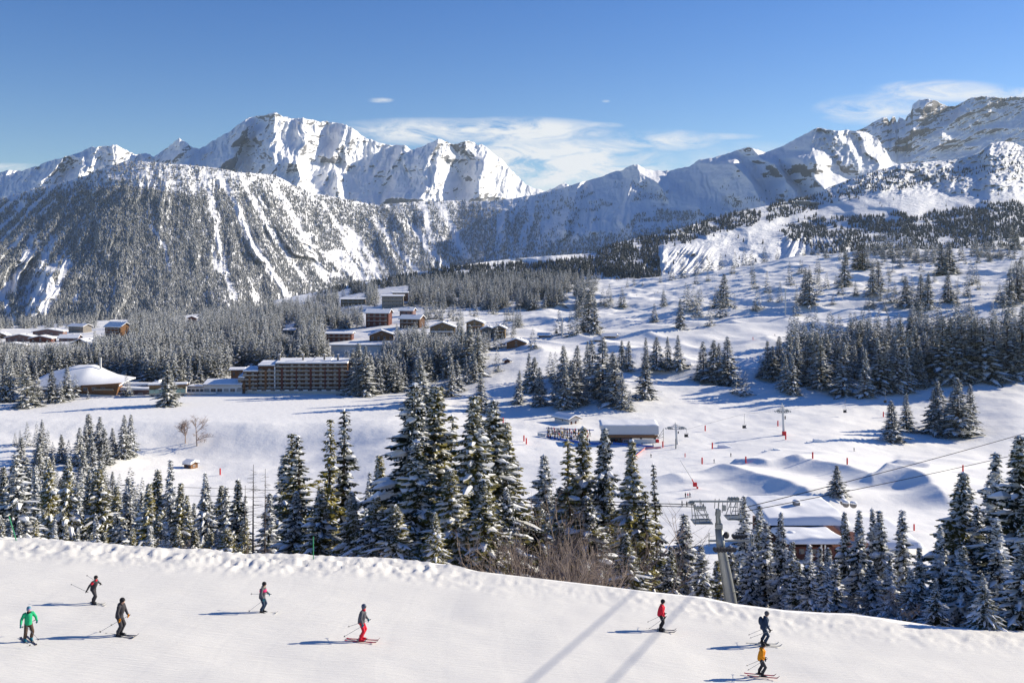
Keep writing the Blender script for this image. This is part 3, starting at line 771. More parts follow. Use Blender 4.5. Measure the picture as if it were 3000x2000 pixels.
for (px, top, d, kd, bw) in [(863, 1268, 150, 'open', 1.15), (892, 1278, 145, 'open', 1.1), (828, 1330, 160, 'laden', .9), (959, 1226, 118, 'open', .95), (999, 1200, 122, 'open', 1.0), (1074, 1380, 180, 'laden', .8), (1183, 1123, 104, 'near', 1.12), (1252, 1124, 108, 'near', 1.15), (1302, 1215, 112, 'open', 1.1), (1382, 1154, 98, 'near', 1.1), (1450, 1172, 104, 'near', 1.12),
                             (1502, 1232, 112, 'near', .9), (1130, 1330, 112, 'near', 1.1), (1225, 1290, 98, 'near', 1.2), (1330, 1370, 92, 'near', 1.3), (1420, 1400, 90, 'near', 1.3), (1500, 1430, 96, 'near', 1.2), (930, 1430, 110, 'near', 1.2), (1040, 1440, 106, 'near', 1.2), (1100, 1450, 98, 'near', 1.3), (850, 1440, 120, 'near', 1.2), (780, 1445, 140, 'laden', 1.1), (1160, 1480, 88, 'near', 1.5), (1280, 1500, 85, 'near', 1.5)]:
    add_tree(kd, px, top, d, G2, bw)
G3 = 'spruces behind the bare shrubs'
for (px, top, d, kd, bw) in [(1585, 1334, 140, 'laden', .95), (1632, 1420, 125, 'laden', 1.1), (1672, 1290, 122, 'open', 1.15), (1706, 1250, 124, 'near', .8), (1760, 1253, 122, 'near', .85), (1850, 1288, 112, 'near', .85), (1934, 1358, 118, 'open', .75), (1800, 1400, 115, 'open', 1.2), (1895, 1430, 105, 'open', 1.1), (1735, 1450, 100, 'near', 1.2), (1570, 1470, 108, 'near', 1.2), (1990, 1500, 110, 'laden', 1.1), (1960, 1600, 90, 'near', 1.3), (1850, 1560, 88, 'near', 1.4), (1640, 1540, 100, 'near', 1.3)]:
    add_tree(kd, px, top, d, G3, bw)
G4 = 'snow laden spruces below the right end of the run'
for (px, top, d, kd, bw) in [(2026, 1527, 110, 'laden', 1), (2060, 1600, 88, 'laden', 1.1), (2186, 1455, 170, 'laden', 1), (2216, 1476, 165, 'laden', 1.1), (2185, 1560, 95, 'laden', 1), (2240, 1530, 98, 'laden', .95), (2272, 1496, 102, 'laden', .9), (2296, 1513, 96, 'laden', 1), (2335, 1640, 85, 'laden', 1.2), (2374, 1602, 84, 'laden', 1.1), (2432, 1600, 88, 'laden', 1.0), (2322, 1580, 92, 'laden', .9), (2352, 1592, 96, 'laden', 1.0), (2402, 1606, 90, 'laden', 1.0), (2465, 1585, 98, 'laden', .9), (2420, 1650, 80, 'laden', 1.2),
                             (2485, 1493, 96, 'near', .85), (2508, 1492, 93, 'laden', 1), (2530, 1530, 96, 'laden', 1), (2570, 1486, 100, 'laden', .8), (2592, 1493, 98, 'laden', .85), (2648, 1493, 104, 'laden', .85), (2620, 1620, 80, 'laden', 1.2), (2700, 1600, 78, 'laden', 1.25), (2665, 1660, 74, 'laden', 1.3), (2560, 1640, 84, 'laden', 1.2), (2455, 1640, 84, 'laden', 1.1),
                             (2790, 1378, 86, 'near', 1.1), (2760, 1540, 80, 'laden', 1.25), (2860, 1480, 84, 'laden', 1.3), (2903, 1326, 92, 'laden', 1.1), (2976, 1269, 80, 'near', 1.15), (2930, 1520, 72, 'laden', 1.4), (3040, 1350, 76, 'near', 1.2), (2820, 1600, 72, 'laden', 1.4), (2990, 1590, 68, 'laden', 1.4), (2740, 1690, 70, 'laden', 1.4), (2110, 1640, 92, 'near', 1), (2140, 1600, 98, 'laden', 1), (3120, 1400, 80, 'near', 1.2), (3130, 1500, 100, 'laden', 1.1), (3230, 1420, 104, 'laden', 1.1), (3330, 1480, 92, 'near', 1.1), (3440, 1440, 98, 'laden', 1.1),  (2885, 1680, 66, 'laden', 1.5)]:
    add_tree(kd, px, top, d, G4, bw)
# ---- left clusters on the snow below the lake
G5 = 'clumps of spruces on the bank below the frozen lake'
for (X, t, b) in [(95, 885, 975), (125, 870, 970), (170, 820, 970), (230, 820, 980), (265, 810, 1010), (258, 890, 1095), (330, 950, 1070), (390, 900, 1080), (430, 930, 1090), (490, 860, 1120), (560, 770, 1070), (530, 850, 1090), (620, 790, 1080), (580, 900, 1130), (680, 930, 1100), (655, 860, 1090), (710, 860, 1050), (770, 778, 1055), (812, 776, 1045), (640, 960, 1120), (300, 870, 1040)]:
    tree_b('mid', X / 2.138, 850 + t / 2.138, 850 + b / 2.138, G5)
for (px, t, b) in [(60, 1280, 1400), (110, 1300, 1430), (150, 1330, 1450), (200, 1330, 1450), (240, 1320, 1440), (300, 1350, 1460), (20, 1400, 1480), (85, 1400, 1490), (330, 1380, 1470), (180, 1400, 1500), (270, 1400, 1500)]:
    tree_b('mid', px, t, b, G5)
# ---- around the hall and the hotel
G6 = 'spruces in front of the hall and the hotel'
for (X, t, b) in [(20, 500, 700), (60, 430, 700), (130, 560, 730), (170, 430, 735), (240, 560, 715), (215, 480, 690), (330, 490, 700), (380, 560, 705), (420, 470, 690), (470, 520, 670), (1050, 450, 725), (1080, 520, 715), (790, 520, 665), (810, 560, 660), (550, 620, 682), (1250, 440, 590), (1410, 490, 570), (2200, 390, 640), (2250, 330, 655), (2290, 350, 662), (2330, 400, 650), (2230, 450, 660), (1030, 430, 560)]:
    tree_b('mid', X / 2.138, 850 + t / 2.138, 850 + b / 2.138, G6)
# ---- middle wood and slope (coordinates read off an enlarged view)
G7 = 'spruces scattered on the snow between the lake and the chairlift'
for (X, t, b) in [(1220, 550, 790), (1290, 430, 660), (1320, 460, 690), (1370, 530, 795), (965, 570, 840), (1320, 255, 405), (510, 480, 770), (550, 460, 790), (90, 400, 700), (130, 500, 725), (180, 480, 720), (300, 440, 700), (260, 520, 715), (340, 520, 690), (390, 400, 640), (440, 330, 600), (660, 580, 740), (700, 560, 740), (760, 460, 730), (800, 480, 700),
                  (860, 450, 650), (920, 420, 630), (740, 350, 600), (640, 340, 590), (870, 240, 560), (940, 260, 600), (820, 250, 520), (1075, 380, 560), (1070, 220, 400), (1440, 420, 600), (1475, 420, 610), (1540, 380, 640), (1480, 560, 780), (1530, 520, 820), (1600, 500, 800), (1660, 560, 780), (1620, 380, 620), (1690, 350, 660), (1740, 340, 700),
                  (1800, 320, 740), (1740, 600, 745), (1860, 420, 760), (1890, 440, 790), (1940, 560, 820), (1990, 680, 835), (1580, 480, 720), (1930, 345, 540), (1975, 350, 560), (2090, 460, 745), (2100, 325, 540), (2170, 320, 550), (2250, 320, 555), (2320, 310, 550), (1500, 130, 310), (1580, 130, 310), (1620, 130, 310), (1700, 0, 290), (1745, 60, 300),
                  (1640, -40, 130), (1680, -60, 120), (1830, 0, 120), (1860, 10, 120), (1940, -10, 120), (2160, 90, 220), (2225, 0, 110), (2335, 60, 265), (1520, -40, 120)]:
    tree_b('mid', 1000 + X / 2.352, 850 + t / 2.352, 850 + b / 2.352, G7)
G8 = 'wood of snowy spruces on the right slope below the upper run'
for (X, t, b) in [(320, 390, 560), (345, 320, 570), (400, 310, 580), (450, 330, 575), (500, 290, 600), (480, 400, 590), (540, 500, 650), (700, 400, 545), (745, 315, 550), (775, 350, 550), (820, 290, 500), (880, 265, 560), (920, 290, 600), (860, 400, 620), (900, 400, 655), (1010, 270, 560), (1060, 255, 600), (1080, 290, 615), (1110, 280, 560), (1160, 260, 400),
                  (1215, 330, 660), (1180, 340, 560), (1265, 200, 400), (1325, 190, 400), (1380, 190, 450), (1355, 370, 670), (1290, 330, 560), (1450, 300, 640), (1500, 330, 640), (1510, 160, 350), (1555, 340, 640), (1590, 180, 560), (1640, 250, 600), (1680, 220, 560), (1620, 360, 640), (1745, 150, 320), (1790, 230, 560), (1740, 500, 620), (1830, 160, 580),
                  (1900, 170, 580), (1960, 160, 570), (2010, 190, 560), (2050, 170, 560), (2110, 170, 560), (2170, 180, 550), (2250, 120, 545), (2330, 100, 540), (1700, 380, 600), (1860, 330, 560), (2080, 330, 555), (2200, 300, 540), (2290, 250, 540), (1420, 380, 600), (1930, 330, 570), (2140, 360, 555), (2380, 120, 540), (2430, 160, 540), (1000, 380, 580), (1240, 260, 500), (1540, 260, 500), (1990, 330, 565), (35, 80, 205), (205, 130, 240), (95, 0, 105), (385, 70, 225), (250, -40, 145), (310, -10, 165), (440, 0, 170), (475, 20, 165)]:
    tree_b('mid', 1900 + X / 2.138, 850 + t / 2.138, 850 + b / 2.138, G8)
G9 = 'spruces standing apart in the sun on the right slope'
for (X, t, b) in [(605, 505, 660), (1530, 690, 950), (1615, 650, 885), (1820, 570, 885), (1785, 620, 895), (1940, 550, 920), (2015, 590, 890), (1900, 640, 905), (1185, 1095, 1290)]:
    tree_b('dark' if X in (605,) else 'mid', 1900 + X / 2.138, 850 + t / 2.138, 850 + b / 2.138, G9, 1.15)
G10 = 'spruces dotted over the upper right slope'
for (X, t, b) in [(1110, 930, 1060), (1190, 965, 1160), (1215, 975, 1170), (1265, 980, 1110), (1305, 985, 1080), (990, 980, 1100), (1005, 1060, 1145), (940, 1060, 1185), (755, 1000, 1180), (720, 1060, 1170), (560, 1045, 1190), (600, 1060, 1170), (440, 1075, 1170), (220, 1065, 1176), (155, 1050, 1150), (120, 1070, 1170), (1260, 900, 990), (1400, 880, 1070), (1380, 1010, 1110),
                  (1340, 1100, 1160), (1460, 1040, 1120), (1550, 940, 1110), (1580, 930, 1090), (1640, 1020, 1160), (1730, 1010, 1170), (1800, 1000, 1185), (1840, 1000, 1190), (1765, 1040, 1180), (1830, 845, 940), (1870, 840, 950), (1920, 840, 1010), (1960, 830, 1000), (2020, 830, 930), (1950, 990, 1150), (1990, 1030, 1160), (2070, 920, 1060), (2050, 1000, 1120), (2270, 970, 1170),
                  (2320, 930, 1150), (2340, 910, 1100), (1700, 880, 970), (1640, 960, 1040), (2095, 930, 1050), (2245, 1050, 1180), (2390, 900, 1120)]:
    tree_b('mid', 1700 + X / 1.809, 250 + t / 1.809, 250 + b / 1.809, G10)
G11 = 'dark spruces along the crest of the right slope'
for (X, t, b) in [(425, 990, 1045), (485, 950, 1030), (545, 910, 1020), (615, 910, 1000), (650, 900, 980), (690, 895, 980), (745, 890, 960), (820, 880, 940), (870, 865, 940), (910, 870, 940), (975, 850, 925), (1045, 865, 915), (1185, 855, 900), (1470, 810, 970), (1495, 810, 980), (1590, 775, 890), (1620, 780, 900), (1660, 780, 920), (1720, 790, 900), (1765, 790, 880), (2100, 800, 890),
                  (2145, 815, 870), (2225, 760, 860), (2285, 740, 870), (250, 1020, 1070), (285, 1000, 1060), (330, 1030, 1060), (1570, 790, 900), (2310, 750, 870), (1640, 790, 890), (1740, 800, 900)]:
    tree_b('dark', 1700 + X / 1.809, 250 + t / 1.809, 250 + b / 1.809, G11, 1.1)

# which of the wood masses are individuals: keep the 300 that show largest, the rest join the far wood
for t in TREES: t['size'] = t['h'] / t['y'] * F
TREES.sort(key=lambda t: -t['size'])
ORD = ['leftmost', 'second from left', 'third from left', 'fourth from left', 'fifth from left', 'sixth from left', 'seventh from left', 'eighth from left', 'ninth from left', 'tenth from left', 'eleventh from left', 'twelfth from left', 'thirteenth from left', 'fourteenth from left', 'fifteenth from left',
       'sixteenth from left', 'seventeenth from left', 'eighteenth from left', 'nineteenth from left', 'twentieth from left']
IND = TREES[:296]; REST = TREES[296:]
LOOK = {'near': 'olive spruce with thick snow', 'open': 'thin gappy spruce', 'laden': 'frosted white spruce', 'mid': 'snowy spruce', 'dark': 'dark bare-green spruce'}
WHERE = {G1: 'belt below left end of run', G2: 'tall stand behind middle of run', G3: 'stand behind bare shrubs', G4: 'stand below right end of run', G5: 'clump below frozen lake', G6: 'group beside hall and hotel', G7: 'wood between lake and chairlift', G8: 'big wood on right slope', G9: 'sunlit right slope, standing apart', G10: 'upper right slope', G11: 'dark row on crest of right slope'}
grp_of = {}
WHERE.update({G7 + ' left': 'left part of wood above the lift', G7 + ' right': 'right part of wood above the lift', G8 + ' left': 'left half of right slope wood', G8 + ' right': 'right half of right slope wood'})
for t in IND: grp_of.setdefault((t['grp'] + ((' left' if t['px'] < (1600 if t['grp'] == G7 else 2560) else ' right') if t['grp'] in (G7, G8) else ''), t['kind']), []).append(t)
for (g, kd), lst in grp_of.items():
    lst.sort(key=lambda t: t['px'])
    for i, t in enumerate(lst):
        if len(lst) == 1: t['label'] = '%s, %s' % (LOOK[kd], WHERE[g])
        elif len(lst) <= 20: t['label'] = '%s, %s, %s' % (LOOK[kd], ORD[i].replace(' from left', ' such from left') if i else 'leftmost such', WHERE[g].replace('scattered ', ''))
        else:
            n = len(lst) - 1 - i
            if i < 20: t['label'] = '%s, %s in the %s' % (LOOK[kd], ORD[i], WHERE[g])
            elif n < 20: t['label'] = '%s, %s in the %s' % (LOOK[kd], ORD[n].replace('left', 'right') if n else 'rightmost', WHERE[g])
            else: t['label'] = '%s standing in the middle of the %s' % (LOOK[kd], WHERE[g])


def proto_for(t, i):
    n = {'near': 4, 'open': 3, 'laden': 4, 'mid': 5, 'dark': 2}[t['kind']]; return PROTO[(t['kind'], (i * 7 + int(t['px'])) % n)]


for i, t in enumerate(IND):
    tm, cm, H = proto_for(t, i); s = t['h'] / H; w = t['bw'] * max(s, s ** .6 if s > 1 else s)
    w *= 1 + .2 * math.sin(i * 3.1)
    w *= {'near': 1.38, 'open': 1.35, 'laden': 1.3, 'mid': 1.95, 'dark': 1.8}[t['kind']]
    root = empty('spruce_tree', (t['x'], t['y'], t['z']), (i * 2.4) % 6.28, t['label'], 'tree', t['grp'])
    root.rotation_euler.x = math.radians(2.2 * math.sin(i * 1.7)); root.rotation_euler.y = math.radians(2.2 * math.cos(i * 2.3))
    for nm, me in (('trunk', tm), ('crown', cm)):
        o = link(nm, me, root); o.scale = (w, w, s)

# the woods round the village and on the ridge, past the 300: one mass, each tree still with its own boughs
low = []
for k in range(5):
    T, C = spruce_parts(200 + k, R=[3.3, 2.8, 3.8, 3.0, 2.7][k], nb=64, det=1, snow=.62, droop=.5); low.append(C)
lowa = []
for C in low:
    V = np.concatenate(C.v); q = np.array(C.s); l = np.array(C.l); lowa.append((V, l, q, np.array(C.m)))
pts = []
for t in REST: pts.append((t['px'], t['y'], t['h'], t['bw']))
WOODS = [([(-60, 1018), (640, 1000), (660, 1050), (-60, 1050)], 60, 16, 25), ([(350, 1035), (660, 1035), (640, 1105), (370, 1115)], 50, 18, 26), ([(-60, 1012), (60, 1030), (270, 1030), (300, 1110), (100, 1120), (-60, 1190)], 90, 21, 25), ([(-60, 955), (500, 925), (900, 900), (980, 880), (1000, 960), (700, 1010), (400, 1010), (300, 975), (-60, 990)], 280, 16, 24),
         ([(280, 1020), (400, 1000), (640, 1000), (690, 1080), (640, 1130), (420, 1135), (300, 1070)], 150, 20, 27), ([(640, 985), (960, 985), (980, 1060), (820, 1085), (690, 1075)], 130, 19, 26), ([(560, 935), (900, 900), (960, 990), (700, 1010), (500, 1000)], 120, 18, 26), ([(1000, 1000), (1450, 985), (1400, 1080), (1330, 1100), (1180, 1150), (1010, 1160)], 150, 19, 27),
         ([(900, 875), (1060, 845), (1260, 815), (1620, 800), (1700, 830), (1640, 880), (1250, 870), (1200, 905), (1020, 915)], 300, 18, 26), ([(1190, 880), (1500, 850), (1660, 880), (1600, 915), (1400, 905), (1250, 905)], 70, 18, 25), ([(1680, 818), (1760, 810), (1740, 900), (1690, 940)], 16, 18, 25), ([(2300, 1000), (3060, 960), (3060, 1090), (2700, 1120), (2350, 1120)], 75, 24, 31),
         ([(2350, 740), (3100, 720), (3100, 760), (2500, 790)], 45, 14, 22), ([(1000, 915), (1120, 920), (1200, 960), (1060, 990), (960, 960)], 30, 15, 20), ([(-60, 940), (420, 930), (420, 1030), (-60, 1050)], 100, 11, 19), ([(950, 890), (1480, 870), (1560, 1010), (1350, 1040), (950, 1010)], 110, 11, 20), ([(2050, 800), (3060, 740), (3060, 960), (2500, 930), (2000, 920)], 16, 14, 22), ([(130, 1040), (350, 1040), (360, 1105), (120, 1105)], 30, 19, 26), ([(-60, 1470), (420, 1480), (420, 1560), (-60, 1560)], 14, 13, 18)]
RW = random.Random(77); keepout = []
CLEAR = [(x0, y0, x1, y1) for (x0, y0, x1, y1) in [(285, 940, 375, 995), (0, 962, 270, 1022), (120, 1120, 365, 1165), (660, 1112, 1030, 1165), (560, 1118, 720, 1165), (995, 860, 1075, 905), (1105, 840, 1200, 905), (1065, 900, 1245, 975), (950, 965, 1160, 1010), (965, 1000, 1120, 1042), (1250, 940, 1340, 990), (1360, 930, 1480, 985), (1478, 990, 1545, 1025), (825, 950, 870, 990), (545, 920, 580, 945)]]
for poly, cnt, h0, h1 in WOODS:
    cnt = int(cnt * 3.8)
    a = np.array(poly); c = 0
    while c < cnt:
        px = RW.uniform(a[:, 0].min(), a[:, 0].max()); py = RW.uniform(a[:, 1].min(), a[:, 1].max())
        if not pip(np.array([px]), np.array([py]), poly)[0]: continue
        c += 1
        d = gd(px, py); h = RW.uniform(h0, h1) * (.75 + .35 * RW.random())
        top = py - h / d * F
        for (x0, y0, x1, y1) in CLEAR:
            if x0 - 4 < px < x1 + 4 and py > y1 - 3 and top < y1 - 14: h = min(h, (py - (y1 - .42 * (y1 - y0) * RW.random() ** .5)) * d / F); h = h if h > 4 and RW.random() < .8 else 0; top = py - h / d * F
        if any(x0 < px < x1 and y0 < py <= y1 for (x0, y0, x1, y1) in CLEAR): h = 0
        if h: pts.append((px, d, h, RW.uniform(.8, 1.15)))
Vs, Ls, Qs, Ms = [], [], [], []; n0 = 0
for i, (px, d, h, bw) in enumerate(pts):
    V, l, q, m = lowa[i % 5]; s = h / 20.0; w = s * bw * 1.9; an = RW.uniform(0, 6.28); ca, sa = math.cos(an) * w, math.sin(an) * w
    X = (px - 1500) / F * d; v = np.stack([V[:, 0] * ca - V[:, 1] * sa + X, V[:, 0] * sa + V[:, 1] * ca + d, V[:, 2] * s + gz(px, d) - .3], -1)
    Vs.append(v); Ls.append(l + n0); Qs.append(q); Ms.append(m); n0 += len(v)
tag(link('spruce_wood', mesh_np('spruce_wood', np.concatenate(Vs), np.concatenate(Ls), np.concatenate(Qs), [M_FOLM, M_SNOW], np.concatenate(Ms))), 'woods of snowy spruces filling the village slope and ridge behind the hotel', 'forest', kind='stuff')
print('trees', len(TREES), 'wood', len(pts))


# ---------------------------------------------------------------- leafless trees and shrubs
def bare_mesh(seed, H, spread, depth, n0, r0_, stems=1, updir=.75):
    r = random.Random(seed); T = MB()

    def grow(p, dr, ln, rad, lv):
        q = p + dr * ln * .5 + Vector((r.uniform(-.06, .06), r.uniform(-.06, .06), .02)) * ln; e = q + (dr + Vector((0, 0, .12))).normalized() * ln * .5
        T.poly([p, q, e], [rad, rad * .8, rad * .6], 4 if lv > 1 else 3, 0, False)
        if lv == 0: return
        for k in range(r.randint(n0 - 1, n0 + 1)):
            t = r.uniform(.35, 1.0); s = p.lerp(e, t); v = Vector((r.gauss(0, 1), r.gauss(0, 1), r.gauss(0, .5))).normalized()
            nd_ = (dr * updir + v * spread).normalized(); grow(s, nd_, ln * r.uniform(.5, .78), rad * .55, lv - 1)
    for s in range(stems):
        a = r.uniform(0, 6.28); k = .0 if stems == 1 else r.uniform(.25, .9)
        grow(Vector((math.cos(a) * .3 * k, math.sin(a) * .3 * k, -.3)), Vector((math.cos(a) * k, math.sin(a) * k, 1)).normalized(), H * .42, r0_, depth)
    return T


birch = [bare_mesh(3, 9, .75, 4, 5, .2), bare_mesh(4, 10, .75, 4, 5, .22)]
bm = [b.mesh('branches', [M_TWIGP]) for b in birch]
for i, (px, t, b, lb) in enumerate([(543, 1222, 1303, 'left of the pair of leafless pale trees beside the frozen lake'), (577, 1218, 1307, 'right of the pair of leafless pale trees beside the frozen lake')]):
    p = gpt(px, b); s = (b - t) / F * p.y / 8.6
    root = empty('bare_tree', p, i, lb, 'tree', 'leafless trees beside the lake'); o = link('branches', bm[i], root); o.scale = (s * 1.0, s * 1.0, s)
shr = [bare_mesh(20 + k, 5.5, .55, 4, 3, .06, 6).mesh('twigs', [M_TWIG]) for k in range(3)]
SH = [(1510, 1500, 86), (1575, 1440, 90), (1655, 1400, 93), (1760, 1430, 92), (1700, 1385, 95), (1610, 1430, 88), (1620, 1540, 82), (1700, 1520, 80), (1020, 1560, 92), (975, 1575, 88), (1050, 1590, 84), (560, 1540, 110), (380, 1550, 112), (640, 1530, 118), (2520, 1720, 72), (2650, 1700, 70), (530, 1560, 105), (1755, 1560, 80)]
shl = ['tangled bare brown shrub']
SHW = {}
for i, (px, top, d) in enumerate(sorted(SH)):
    z = gz(px, d); h = (800 - top) / F * d - z; s = h / 5.2
    root = empty('bare_shrub', ((px - 1500) / F * d, d, z), i * 1.3, 'bare brown shrub at the lip of the run, %s of the shrubs' % (ORD[i]), 'shrub', 'bare shrubs behind the lip of the run'); o = link('twigs', shr[i % 3], root); o.scale = (s, s, s)
for i, (px, py, s) in enumerate([(1755, 1202, .5), (2690, 905, .6), (2900, 1130, .45), (2570, 890, .6), (2240, 905, .5), (2790, 800, .8), (2500, 790, .8), (2350, 800, .7)]):
    root = empty('bare_shrub', gpt(px, py), i, 'small leafless bush on the open snow of the right slope, %s of them' % ORD[i], 'shrub', 'small bushes on the right slope')
    rr = [i_ for i_ in sorted([1755, 2240, 2350, 2500, 2570, 2690, 2790, 2900])].index(px); root['label'] = 'small leafless bush on open snow of right slope, %s of the bushes' % ORD[rr]
    o = link('twigs', shr[i % 3], root); o.scale = (s, s, s)
for i, (px, top, d, w, lb) in enumerate([(741, 1360, 100, .10, 'tallest of the thin dead trunks with bare top, left of middle'), (776, 1372, 112, .07, 'dead trunk with bare spiky top, right beside the tallest dead trunk'), (717, 1421, 95, .05, 'thin grey dead stem without branches left of the tallest dead trunk'), (724, 1590, 76, .05, 'short dark stump post at the lip of the run below the dead trunks')]):
    z = gz(px, d); h = (800 - top) / F * d - z; r = random.Random(i); T = MB(); T.poly([(0, 0, -1), (0, 0, h * .5), (.05, 0, h)], [w * 1.4, w, .02], 6); B = MB()
    root = empty('dead_tree', ((px - 1500) / F * d, d, z), 0, lb, 'tree'); T.build('trunk', M_DEAD, root)
    if i < 2:
        for k in range(90):
            zz = h * r.uniform(.3, .97); a = r.uniform(0, 6.28); l = (h - zz) * .16 + .35; B.poly([(0, 0, zz), (math.cos(a) * l, math.sin(a) * l, zz + r.uniform(-.2, .15))], [.025, .008], 3, 0, False)
        B.build('twigs', M_DEAD, root)

# low brown scrub poking through the snow of the upper slope
RS = random.Random(9); B = MB()
for k in range(420):
    px = RS.uniform(1650, 3050); py = RS.choice([RS.uniform(775, 800) + (2500 - px) * .035, RS.uniform(800, 880)])
    if vnoise(np.array([px / 70]), np.array([py / 14.0]), 5)[0] < .5: continue
    p = gpt(px, py)
    for j in range(5):
        a = RS.uniform(0, 6.28); h = RS.uniform(.7, 2.0); w = RS.uniform(.4, 1.3); q = p + Vector((RS.uniform(-1.5, 1.5), RS.uniform(-1.5, 1.5), -.2))
        B.add([q, q + Vector((math.cos(a) * w, math.sin(a) * w, h)), q + Vector((math.cos(a + .5) * w, math.sin(a + .5) * w, h * .9))], [(0, 1, 2)], 0)
tag(B.build('scrub', M_TWIG), 'low leafless scrub poking through the snow of the upper right slope', 'scrub', kind='stuff')
# ---------------------------------------------------------------- buildings
M_WOOD = pmat('orange_timber', (.19, .10, .05), .8, .2, .25, 1.5); M_WOODD = pmat('dark_timber', (.10, .055, .035), .8, .2, .25, 1.5); M_WOODR = pmat('red_brown_timber', (.12, .045, .035), .8, .2, .25, 1.5)
M_OLIVE = pmat('olive_timber', (.18, .13, .075), .8, .2, .25, 1.5); M_PLUM = pmat('plum_wall', (.20, .12, .11), .85, .2, .2, 1); M_WHITE = pmat('white_render', (.68, .66, .63), .85, .2, .08, .7); M_CREAM = pmat('cream_render', (.55, .50, .42), .85, .2, .1, .7)
M_GLASS = pmat('window_glass', (.045, .055, .075), .15, .6, .3, .4); M_STONE = pmat('stone', (.24, .22, .20), .9, .2, .25, 2, bump=.3); M_PALE = pmat('pale_curtain_glass', (.30, .30, .29), .4, .5, .2, .6)
M_RAIL = pmat('pale_balcony_rail', (.26, .22, .17), .8, .2, .15, 1); M_DARK = pmat('dark_metal', (.03, .03, .035), .5, .4, .2, 3); M_STEEL = pmat('galvanised_steel', (.25, .265, .265), .45, .5, .15, 2.0, .5); M_LSTEEL = pmat('light_grey_steel', (.58, .58, .57), .5, .4, .1, 2)
M_RED = pmat('signal_red', (.62, .025, .03), .6, .3, .1, 3); M_BLUE = pmat('blue_padding', (.03, .14, .50), .6, .3, .12, 1); M_TURQ = pmat('green_glass_panel', (.22, .34, .30), .2, .6, .1, 1); M_GREEN = pmat('green_paint', (.05, .30, .14), .6, .3, .1, 3); M_COPPER = pmat('pale_green_metal_roof', (.38, .52, .50), .5, .4, .1, 1)


def roof_parts(root, w, dep, h, rise, ov, gable, mat, snow=.55, drop=0.0):
    """pitched roof in timber with a thick quilt of snow; gable 'front' has its ridge running away from the viewer"""
    T = MB(); S = MB()
    if gable == 'front':
        hw = w / 2 + ov; k = rise / (w / 2); e = h - k * ov
        T.prism([(-hw, e), (0, h + rise), (hw, e), (hw, e + .28), (0, h + rise + .3), (-hw, e + .28)], -ov, dep + ov, 0)
        S.prism([(-hw + .1, e + .285), (0, h + rise + .305), (hw - .1, e + .285), (hw - .12, e + .27 + snow), (hw * .5, e + .3 + snow + k * hw * .5 + .08), (0, h + rise + .25 + snow), (-hw * .5, e + .3 + snow + k * hw * .5 + .08), (-hw + .12, e + .27 + snow)], -ov + .1, dep + ov - .1, 0)
    else:
        hw = w / 2 + ov; hd = dep / 2; k = rise / hd; e = h - k * ov; M = [[0, 1, 0], [1, 0, 0], [0, 0, 1]]
        for b, prof in ((T, [(-hd - ov, e), (0, h + rise), (hd + ov, e), (hd + ov, e + .28), (0, h + rise + .3), (-hd - ov, e + .28)]), (S, [(-hd - ov + .1, e + .285), (0, h + rise + .305), (hd + ov - .1, e + .285), (hd + ov - .12, e + .27 + snow), (0, h + rise + .25 + snow), (-hd - ov + .12, e + .27 + snow)])):
            n = len(prof); x = hw - (.1 if b is S else 0)
            V = [(-x, p[0] + hd, p[1]) for p in prof] + [(x, p[0] + hd, p[1]) for p in prof]
            b.add(V, [tuple(range(n - 1, -1, -1)), tuple(range(n, 2 * n))] + [(i, (i + 1) % n, (i + 1) % n + n, i + n) for i in range(n)], 0)
    r = T.build('roof', mat, root); s = S.build('snow_cover', M_SNOW, r); return r


WINM = {}


def window_mesh(w, h, glass):
    k = (round(w, 1), round(h, 1), glass.name)
    if k not in WINM:
        b = MB(); b.box((0, -.02, 0), (w, .08, h), 0); WINM[k] = b.mesh('window', [glass])
        f = MB()
        for sx in (-1, 1): f.box((sx * (w / 2 + .04), -.04, 0), (.1, .14, h + .18), 0)
        for sz in (-1, 1): f.box((0, -.04, sz * (h / 2 + .04)), (w - .03, .13, .1), 0)
        f.box((0, -.05, 0), (.06, .13, h - .03), 0); WINM[k + ('f',)] = f.mesh('frame', [M_WHITE])
    return WINM[k], WINM[k + ('f',)]


def add_window(root, x, y, z, w, h, glass=None, frame=True, rz=0):
    a, f = window_mesh(w, h, glass or M_GLASS); o = link('window', a, root, (x, y, z)); o.rotation_euler.z = rz
    if frame: link('frame', f, o)
    return o


